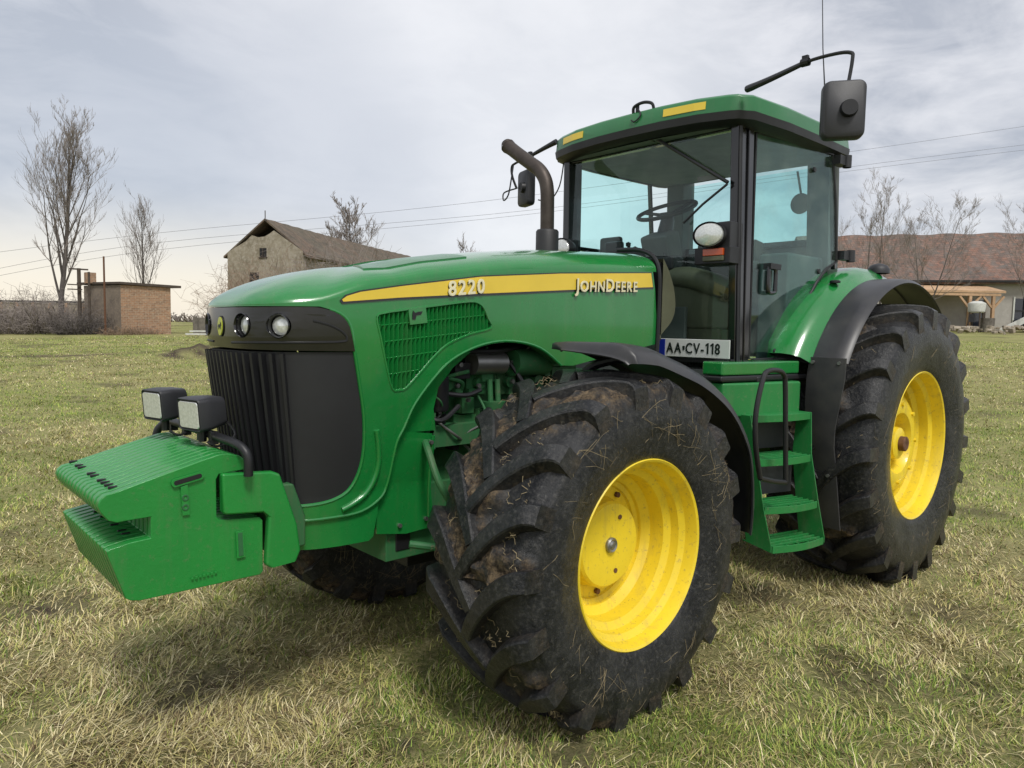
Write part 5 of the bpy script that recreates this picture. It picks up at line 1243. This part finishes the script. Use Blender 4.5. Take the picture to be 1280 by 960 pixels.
def house():
    # wall line runs right; eave and ridge heights fitted on the far side of the meadow
    A = Vector((-46.9, -19.9, 0)); B = Vector((-63.5, -5.2, 0)); u = (B - A); l = u.length; u.normalize(); v = Vector((-u.y, u.x, 0)); v = v if v.dot(FW) > 0 else -v
    zb = 1.2; t = thing('farm_house', 'long low farmhouse with weathered red tile roof and grey rendered wall', 'house', (A.x, A.y, zb)); O = Vector((A.x, A.y, zb))
    P = lambda a, b, z: A + u * a + v * b + Vector((0, 0, z)) - O
    ez = 5.35; rz = 8.75; dp = 7.5
    m = MB(); V = [P(a, b, z) for a in (0, l) for b in (0, dp) for z in (zb, ez)]; m.add(V, [(0, 1, 3, 2), (4, 6, 7, 5), (0, 4, 5, 1), (2, 3, 7, 6)], 'house_wall'); 
    for a in (0, l): m.add([P(a, 0, ez), P(a, dp, ez), P(a, dp / 2, rz - .1)], [(0, 1, 2)], 'house_wall')
    wl = m.build('wall', t, smooth=0)
    r = MB(); nb = 70; e = .5; sl = (rz - ez) / (dp / 2)
    for sd in (0, 1):
        rows = []
        for i in range(nb + 1):
            a = -.4 + (l + .8) * i / nb; wob = .05 * math.sin(i * .9) + .04 * math.sin(i * 2.9); b_ = -e if sd == 0 else dp + e
            rows.append([P(a, dp / 2, rz + .05 * math.sin(i * .6) + .012 * i), P(a, (dp / 2 + b_) / 2, (rz + ez - e * sl) / 2 - .05 + wob + .01 * i), P(a, b_, ez - e * sl * .5 + .05 + .006 * i)])
        V = [p for q in rows for p in q] + [p - Vector((0, 0, .12)) for q in rows for p in q]; n = len(rows) * 3
        f = [(i * 3 + j, i * 3 + j + 1, (i + 1) * 3 + j + 1, (i + 1) * 3 + j) for i in range(nb) for j in range(2)]
        f += [tuple(k + n for k in reversed(q)) for q in f] + [(j, j + 1, j + 1 + n, j + n) for j in range(2)] + [(nb * 3 + j, nb * 3 + j + 1, nb * 3 + j + 1 + n, nb * 3 + j + n) for j in range(2)] + [(i * 3 + 2, (i + 1) * 3 + 2, (i + 1) * 3 + 2 + n, i * 3 + 2 + n) for i in range(nb)]
        r.add(V, f, 'house_roof')
    ro = r.build('roof', t, smooth=0)
    c = MB(); c.beam(P(9.75, dp * .16, ez + dp * .16 * sl - .02), P(9.75, dp * .38, ez + dp * .38 * sl - .02), .14, .55, 'dark', u); c.beam(P(9.4, dp * .14, ez + dp * .14 * sl + .0), P(10.1, dp * .14, ez + dp * .14 * sl + .0), .16, .16, 'white_tank', v); c.build('roof_hatch', ro)
    gt = MB(); gt.beam(P(-.4, -.62, ez - .12), P(l + .4, -.62, ez + .3), .16, .14, 'dark', (0, 0, 1)); gt.build('gutter', ro)
    # porch
    pr = MB(); pz = 4.55; pr_a0, pr_a1 = 5.0, 11.15
    V = []
    for z_, b in ((ez - .30, -.1), (pz, -2.4)):
        for dz in (0, .14): V += [P(pr_a0, b, z_ + dz), P(pr_a1, b, z_ + dz)]
    pr.add(V, [(0, 1, 5, 4), (2, 6, 7, 3), (4, 5, 7, 6), (0, 4, 6, 2), (1, 3, 7, 5)], 'timber'); pr.beam(P(pr_a0, -2.3, pz - .12), P(pr_a1 - .3, -2.3, pz - .12), .18, .16, 'timber', (0, 0, 1)); por = pr.build('porch_roof', t, smooth=0)
    for a in (8.85, 10.4):
        p = MB(); zg = 1.6; p.beam(P(a, -2.3, zg), P(a, -2.3, pz - .21), .18, .18, 'timber', u)
        for s in (-1, 1): p.beam(P(a + s * .08, -2.3, pz - .95), P(a + s * .70, -2.3, pz - .22), .12, .12, 'timber', v)
        p.build('porch_post', por)
    d = MB(); a0 = 10.3; V = [P(a, b, z) for a in (a0, a0 + 1.0) for b in (-.03, .1) for z in (1.5, 4.2)]; d.add(V, [(0, 1, 3, 2), (4, 6, 7, 5), (0, 2, 6, 4), (1, 5, 7, 3), (0, 4, 5, 1)], 'pane'); dr = d.build('door', t, smooth=0)
    fr = MB(); fr.beam(P(a0 - .06, -.05, 1.5), P(a0 - .06, -.05, 4.25), .12, .08, 'post', v); fr.beam(P(a0 + 1.06, -.05, 1.5), P(a0 + 1.06, -.05, 4.25), .12, .08, 'post', v); fr.build('door_frame', dr)
    for a0 in (13.45, 17.6):
        w = MB(); V = [P(a, b, z) for a in (a0, a0 + 1.3) for b in (-.03, .1) for z in (2.6, 4.35)]; w.add(V, [(0, 1, 3, 2), (4, 6, 7, 5), (0, 2, 6, 4), (1, 5, 7, 3), (0, 4, 5, 1)], 'pane'); wn = w.build('window', t, smooth=0)
        f = MB()
        for x in (a0 - .08, a0 + .65, a0 + 1.38): f.beam(P(x, -.06, 2.5), P(x, -.06, 4.45), .10, .06, 'dark' if x == a0 + .65 else 'white_tank', v)
        f.beam(P(a0 - .1, -.06, 3.5), P(a0 + 1.4, -.06, 3.5), .08, .05, 'dark', v); f.beam(P(a0 - .2, -.1, 2.5), P(a0 + 1.5, -.1, 2.5), .12, .12, 'white_tank', v); f.build('window_frame', wn)
    # things in front of the porch
    def put(a, b): 
        q = A + u * a + v * b; q.z = tz(q.x, q.y); return q
    m = MB(); ta = put(8.75, -3.2)
    prof = [(0, .0), (0, .40), (.08, .48), (.55, .52), (.62, .5), (.75, .25), (.75, 0)]
    m.lathe(prof, (0, 0, 1.25), 'white_tank', axis='z', seg=18)
    for a_ in (-.4, .4):
        for b_ in (-.35, .35): m.tube([(a_ * 1.2, b_, 0), (a_ * .7, b_ * .8, 1.3)], .05, 'post', 6)
    m.box((.7, .0, .9), (.25, .3, .5), 'darkgrey'); o = m.build('water_tank', None, loc=ta); tag(o, 'white plastic tank on a dark stand before the porch', 'tank')
    m = MB(); m.lathe([(0, 0), (0, .42), (.9, .45), (.9, .40), (.1, .38), (.1, 0)], (0, 0, 0), 'concrete', axis='z', seg=18); o = m.build('barrel', None, loc=put(9.6, -3.0)); tag(o, 'grey open barrel beside the white tank under the porch', 'barrel')
    rs = random.Random(4); m = MB()
    for i in range(150):
        a_, b_ = rs.uniform(-5, 4.5), rs.gauss(0, .8); s = rs.uniform(.12, .42); ph = Matrix.Rotation(rs.uniform(0, 3), 3, 'Z') @ Matrix.Rotation(rs.uniform(0, 3), 3, 'X')
        q = u * a_ + v * b_; m.box(q + Vector((0, 0, tz(put(7.6, -4.2).x + q.x, put(7.6, -4.2).y + q.y) - put(7.6, -4.2).z + s * .25 + .25 * math.exp(-b_ * b_))), (s, s * .8, s * .5), 'rubble', ph)
    o = m.build('rubble_heap', None, loc=put(7.6, -4.2), smooth=0, bevel=.02); tag(o, 'low heap of pale rubble and stones in front of the porch', 'rubble', kind='stuff')
    m = MB(); m.beam((0, 0, .05), (u * 2.0 + Vector((0, 0, 1.05))), .38, .06, 'white_tank', v); o = m.build('plank', None, loc=put(10.1, -3.6)); tag(o, 'long pale board leaning up to the right before the house window', 'plank')
    m = MB()
    for i in range(40): s = rs.uniform(.2, .6); m.box(Vector((0, 0, s * .3 + rs.uniform(0, .7))) + u * rs.uniform(0, 4) + v * rs.gauss(0, .3), (s, s, s * .6), 'dark', Matrix.Rotation(rs.uniform(0, 3), 3, 'Z'))
    o = m.build('scrap_pile', None, loc=put(11.6, -2.6), smooth=0, bevel=.02); tag(o, 'dark scrap pile below the house window', 'scrap')
house()

def misc_left():
    # concrete trough and rails left of the hood
    c = at(-18.0, 41.0); d = (at(-12.0, 43.5) - c); d.z = 0; l = d.length; d.normalize(); n = Vector((-d.y, d.x, 0))
    m = MB(); m.beam(Vector((0, 0, .35)), d * l + Vector((0, 0, .35)), 1.05, .35, 'concrete', n)
    for k in range(4): m.beam(d * (k * l / 4 + .1) - n * .25 + Vector((0, 0, -.1)), d * (k * l / 4 + .1) - n * .25 + Vector((0, 0, .95)), .25, .18, 'concrete', n)
    o = m.build('concrete_wall', None, bevel=.02, loc=c); tag(o, 'low dark concrete wall right of the brick shed', 'wall')
    m = MB(); m.beam(Vector((0, 0, .25)), d * 4.5 + Vector((0, 0, .32)), .08, .08, 'white_tank', n); m.beam(Vector((.2, 0, .10)), d * 4.8 + Vector((0, 0, .12)), .09, .08, 'white_tank', n)
    for k in (.8, 2.4, 4.2): m.beam(d * k + Vector((0, 0, -.2)), d * k + Vector((0, 0, .3)), .08, .08, 'post', n)
    o = m.build('rail', None, loc=at(-16.9, 38.0)); tag(o, 'low pale wooden rail lying before the concrete wall', 'rail')
    # far boundary wall with pinkish coping behind the brush
    a = at(-39, 52); b = at(-24, 50); d = b - a; d.z = 0; l = d.length; d.normalize(); n = Vector((-d.y, d.x, 0))
    m = MB(); m.beam(Vector((0, 0, .55)), d * l + Vector((0, 0, .55)), 2.3, .3, 'rubble', n); m.beam(Vector((0, 0, 1.78)), d * l + Vector((0, 0, 1.78)), .12, .5, 'dark', n)
    for k in range(12): m.beam(d * (k * l / 12 + .4) - n * .2 * (1 if n.dot(FW) > 0 else -1) + Vector((0, 0, -.3)), d * (k * l / 12 + .4) - n * .2 * (1 if n.dot(FW) > 0 else -1) + Vector((0, 0, 1.7)), .22, .1, 'brick', n)
    o = m.build('boundary_wall', None, loc=a); tag(o, 'long pale boundary wall behind the leafless brush at far left', 'wall')
    # distant low hedge between shed and barn
    p = at(-16.5, 60); o = shrub(p, 26, 1.0, 'hedge', 'distant leafless hedge line behind shed and barn', 51, 700, 'twig', 3, rmin=.03)
misc_left()
tree(at(-26.1, 42.0), 10.6, 'poplar_tree', 'tallest bare tree, upright branches, at the far left', 5, .95, .17, .16, levels=4, lr=.010, nb=22, spread=.50)
tree(at(-24.6, 48.5), 7.2, 'poplar_tree', 'slender bare tree rising behind the brick shed', 9, .9, .085, .15, levels=3, lr=.012, nb=20, spread=.6)
tree(at(-14.7, 66), 9.0, 'bare_tree', 'round crowned bare tree behind the barn roof', 14, .4, .22, .45, levels=4, lr=.022, nb=14, spread=1.1)
tree(at(-17.2, 70), 7.6, 'bare_tree', 'thin small bare tree just left of the one behind the barn roof', 21, .6, .10, .4, levels=3, lr=.02, nb=10)
tree(at(-4.2, 72), 6.6, 'bare_tree', 'faint bare treetop just above the middle of the tractor hood', 23, .3, .12, .4, levels=3, lr=.022, nb=12)
for i, (r_, d, h, ln, lab) in enumerate(((20.2, 42, 6.8, (-.02, 0), 'bare tree close behind the cab, left of the farmhouse roof'), (21.6, 43, 7.8, (.03, .02), 'many stemmed bare tree in front of the farmhouse roof, right of the cab'), (22.8, 41, 5.6, (.10, .02), 'low spreading bare tree before the farmhouse roof, right of the many stemmed one'), (24.0, 43, 7.2, (.0, .28), 'leaning bare tree before the middle of the farmhouse roof'), (32.5, 46, 7.8, (-.02, -.06), 'bare tree behind the right end of the farmhouse at the picture edge'))):
    tree(at(r_, d), h, 'bare_tree', lab, 31 + i, .45, .055, .12, levels=4, lean=ln, lr=.007, nb=10, mat='twig', spread=1.15)
G_ = 'leafless bushes at the edge of the meadow'
shrub(at(-26.0, 40.3), 5.2, 2.9, 'bush', 'dense dark brown brush round the foot of the tallest tree', 61, 520, 'twig', 3, G_, .010)
shrub(at(-29.5, 42.5), 5.5, 2.3, 'bush', 'reddish brown low brush left of the tallest tree', 62, 460, 'twig', 3, G_, .010)
shrub(at(-34, 44.5), 6.0, 1.9, 'bush', 'greyish low brush at the left picture edge', 63, 420, 'twig', 3, G_, .010)
shrub(at(-23.2, 39.1), 2.2, 1.6, 'bush', 'dark greenish brush at the left foot of the brick shed', 64, 260, 'bark', 1.5, G_, .010)
shrub(at(-20.3, 39.0), 3.2, .7, 'bush', 'low dry brush along the brick front of the shed', 65, 200, 'twig_warm', .8, G_, .008)
shrub(at(-16.4, 45.5), 3.2, 4.6, 'bush', 'tall tan leafless bush before the barn gable', 66, 260, 'twig_warm', 3, G_, .008)
shrub(at(-14.6, 46.5), 5.0, 5.6, 'bush', 'tan leafless bush before the right corner of the barn gable', 67, 380, 'twig_warm', 3, G_, .010)
shrub(at(-11.2, 48), 6.0, 6.6, 'bush', 'brown leafless bush before the long barn wall', 68, 380, 'twig', 3, G_, .012)

# power lines
def wires():
    F3 = Vector((-.67090926, -.73757822, -.07654501)); R3 = Vector((-.74056154, .67174482, .01809718)); U3 = Vector((-.03807063, -.06882785, .99690188))
    specs = [([(-40, 343, 60), (200, 303, 62), (660, 263, 66), (1060, 209, 70), (1320, 176, 74)], 'middle power line sagging across the sky'), ([(-40, 320, 60), (200, 291, 62), (600, 252, 66), (1060, 190, 70), (1320, 152, 74)], 'uppermost power line across the sky'), ([(-40, 352, 60), (200, 312, 62), (660, 268, 66), (1060, 214, 70), (1320, 183, 74)], 'lowest power line across the sky')]
    for pts, lab in specs:
        W = [CAM + (F3 + R3 * ((a - 640) / 907.3) - U3 * ((b - 480) / 907.3)) * d for a, b, d in pts]
        m = MB(); c = crom([tuple(w - W[0]) for w in W], 8); m.tube([tuple(p) for p in c], .013, 'wire', 5, False); o = m.build('power_line', None, loc=W[0]); tag(o, lab, 'power line', 'overhead power lines')
wires()
build_ground(); build_grass()

# ------------------------------------------------------------------ sky, light, camera
def sky():
    w = bpy.data.worlds.new('World'); SC.world = w; w.use_nodes = True; nt = w.node_tree; bg = nt.nodes['Background']
    sk = N(nt, 'ShaderNodeTexSky', sky_type='NISHITA'); sk.sun_disc = False; sk.sun_elevation = R(32); sk.sun_rotation = R(0); sk.dust_density = 2; sk.sun_elevation = R(38)
    sk.sun_rotation = SUN_ROT
    tc = N(nt, 'ShaderNodeTexCoord')
    mp = N(nt, 'ShaderNodeMapping'); mp.inputs['Scale'].default_value = (1, 1, 2.6); nt.links.new(tc.outputs['Generated'], mp.inputs['Vector'])
    f1, _ = noise_fac(nt, 3.1, 7, .58, .42, .60, dist=.5, vec=mp.outputs[0]); f2, _ = noise_fac(nt, 5.5, 6, .6, .42, .66, dist=.5, vec=mp.outputs[0])
    def mul(a, b):
        m_ = N(nt, 'ShaderNodeMath', operation='MULTIPLY'); 
        for i, q in enumerate((a, b)):
            if hasattr(q, 'is_output'): nt.links.new(q, m_.inputs[i])
            else: m_.inputs[i].default_value = q
        return m_.outputs[0]
    K = 8.7   # radiance scale: the background runs at strength 0.1
    c = mix(nt, f1, (.45 * K, .475 * K, .535 * K), (.74 * K, .745 * K, .775 * K)); c = mix(nt, mul(f2, .7), c, (.82 * K, .82 * K, .85 * K))
    def lobe(v, lo, hi):
        d = N(nt, 'ShaderNodeVectorMath', operation='DOT_PRODUCT'); d.inputs[1].default_value = Vector(v).normalized(); nt.links.new(tc.outputs['Generated'], d.inputs[0])
        r = N(nt, 'ShaderNodeMapRange', interpolation_type='SMOOTHSTEP'); r.inputs['From Min'].default_value = lo; r.inputs['From Max'].default_value = hi; nt.links.new(d.outputs['Value'], r.inputs['Value']); return r.outputs['Result']
    F3 = Vector((-.67090926, -.73757822, -.07654501)); R3 = Vector((-.74056154, .67174482, .01809718)); U3 = Vector((-.03807063, -.06882785, .99690188))
    dr = lambda x, y: F3 + R3 * ((x - 640) / 907.3) - U3 * ((y - 480) / 907.3)
    c = mix(nt, mul(lobe(dr(600, 60), .90, .995), .75), c, (.86 * K, .865 * K, .89 * K))
    c = mix(nt, mul(lobe(dr(330, 240), .955, .995), .55), c, (.50 * K, .53 * K, .60 * K))
    c = mix(nt, mul(lobe(dr(60, 200), .965, .995), .5), c, (.49 * K, .53 * K, .60 * K))
    # pale band near the horizon, warm at the left
    sp = N(nt, 'ShaderNodeSeparateXYZ'); nt.links.new(tc.outputs['Generated'], sp.inputs[0])
    r = N(nt, 'ShaderNodeMapRange', interpolation_type='SMOOTHSTEP'); r.inputs['From Min'].default_value = .17; r.inputs['From Max'].default_value = .02; nt.links.new(sp.outputs['Z'], r.inputs['Value'])
    f3, _ = noise_fac(nt, 2.4, 5, .55, .3, .6, dist=.4, vec=mp.outputs[0])
    c = mix(nt, mul(r.outputs['Result'], .65), c, (.76 * K, .78 * K, .82 * K))
    hz = mul(lobe(dr(20, 345), .86, .985), r.outputs['Result'])
    c = mix(nt, mul(hz, .75), c, (1.0 * K, .89 * K, .70 * K))
    c = mix(nt, .88, sk.outputs['Color'], c)
    nt.links.new(c, bg.inputs['Color']); bg.inputs['Strength'].default_value = .1
SUN_DIR = Vector((.35, .80, 1.25)).normalized()   # towards the sun: high, from the viewer's right
SUN_ROT = math.atan2(SUN_DIR.x, SUN_DIR.y)
sky()
sl = bpy.data.lights.new('sun', 'SUN'); sl.energy = 1.9; sl.angle = R(13); sl.color = (1, .965, .91)
so = bpy.data.objects.new('sun', sl); so.rotation_euler = (-SUN_DIR).to_track_quat('-Z', 'Y').to_euler(); so.location = (0, 0, 20); link(so)

cd = bpy.data.cameras.new('camera'); cam = bpy.data.objects.new('camera', cd); link(cam); SC.camera = cam
cd.sensor_width = 36; cd.lens = 36 * 907.3 / 1280; cd.clip_start = .05; cd.clip_end = 3000
F3 = Vector((-.67090926, -.73757822, -.07654501)); R3 = Vector((-.74056154, .67174482, .01809718)); U3 = Vector((-.03807063, -.06882785, .99690188))
mt = Matrix((R3, U3, -F3)).transposed().to_4x4(); mt.translation = CAM; cam.matrix_world = mt
SC.render.engine = 'CYCLES'; SC.render.resolution_x = 1024; SC.render.resolution_y = 768
vs = SC.view_settings; vs.view_transform = 'Standard'; vs.look = 'None'; vs.gamma = 1; vs.exposure = .38
SC.cycles.transparent_max_bounces = 20; SC.cycles.max_bounces = 6; SC.cycles.diffuse_bounces = 3; SC.cycles.glossy_bounces = 3; SC.cycles.transmission_bounces = 4
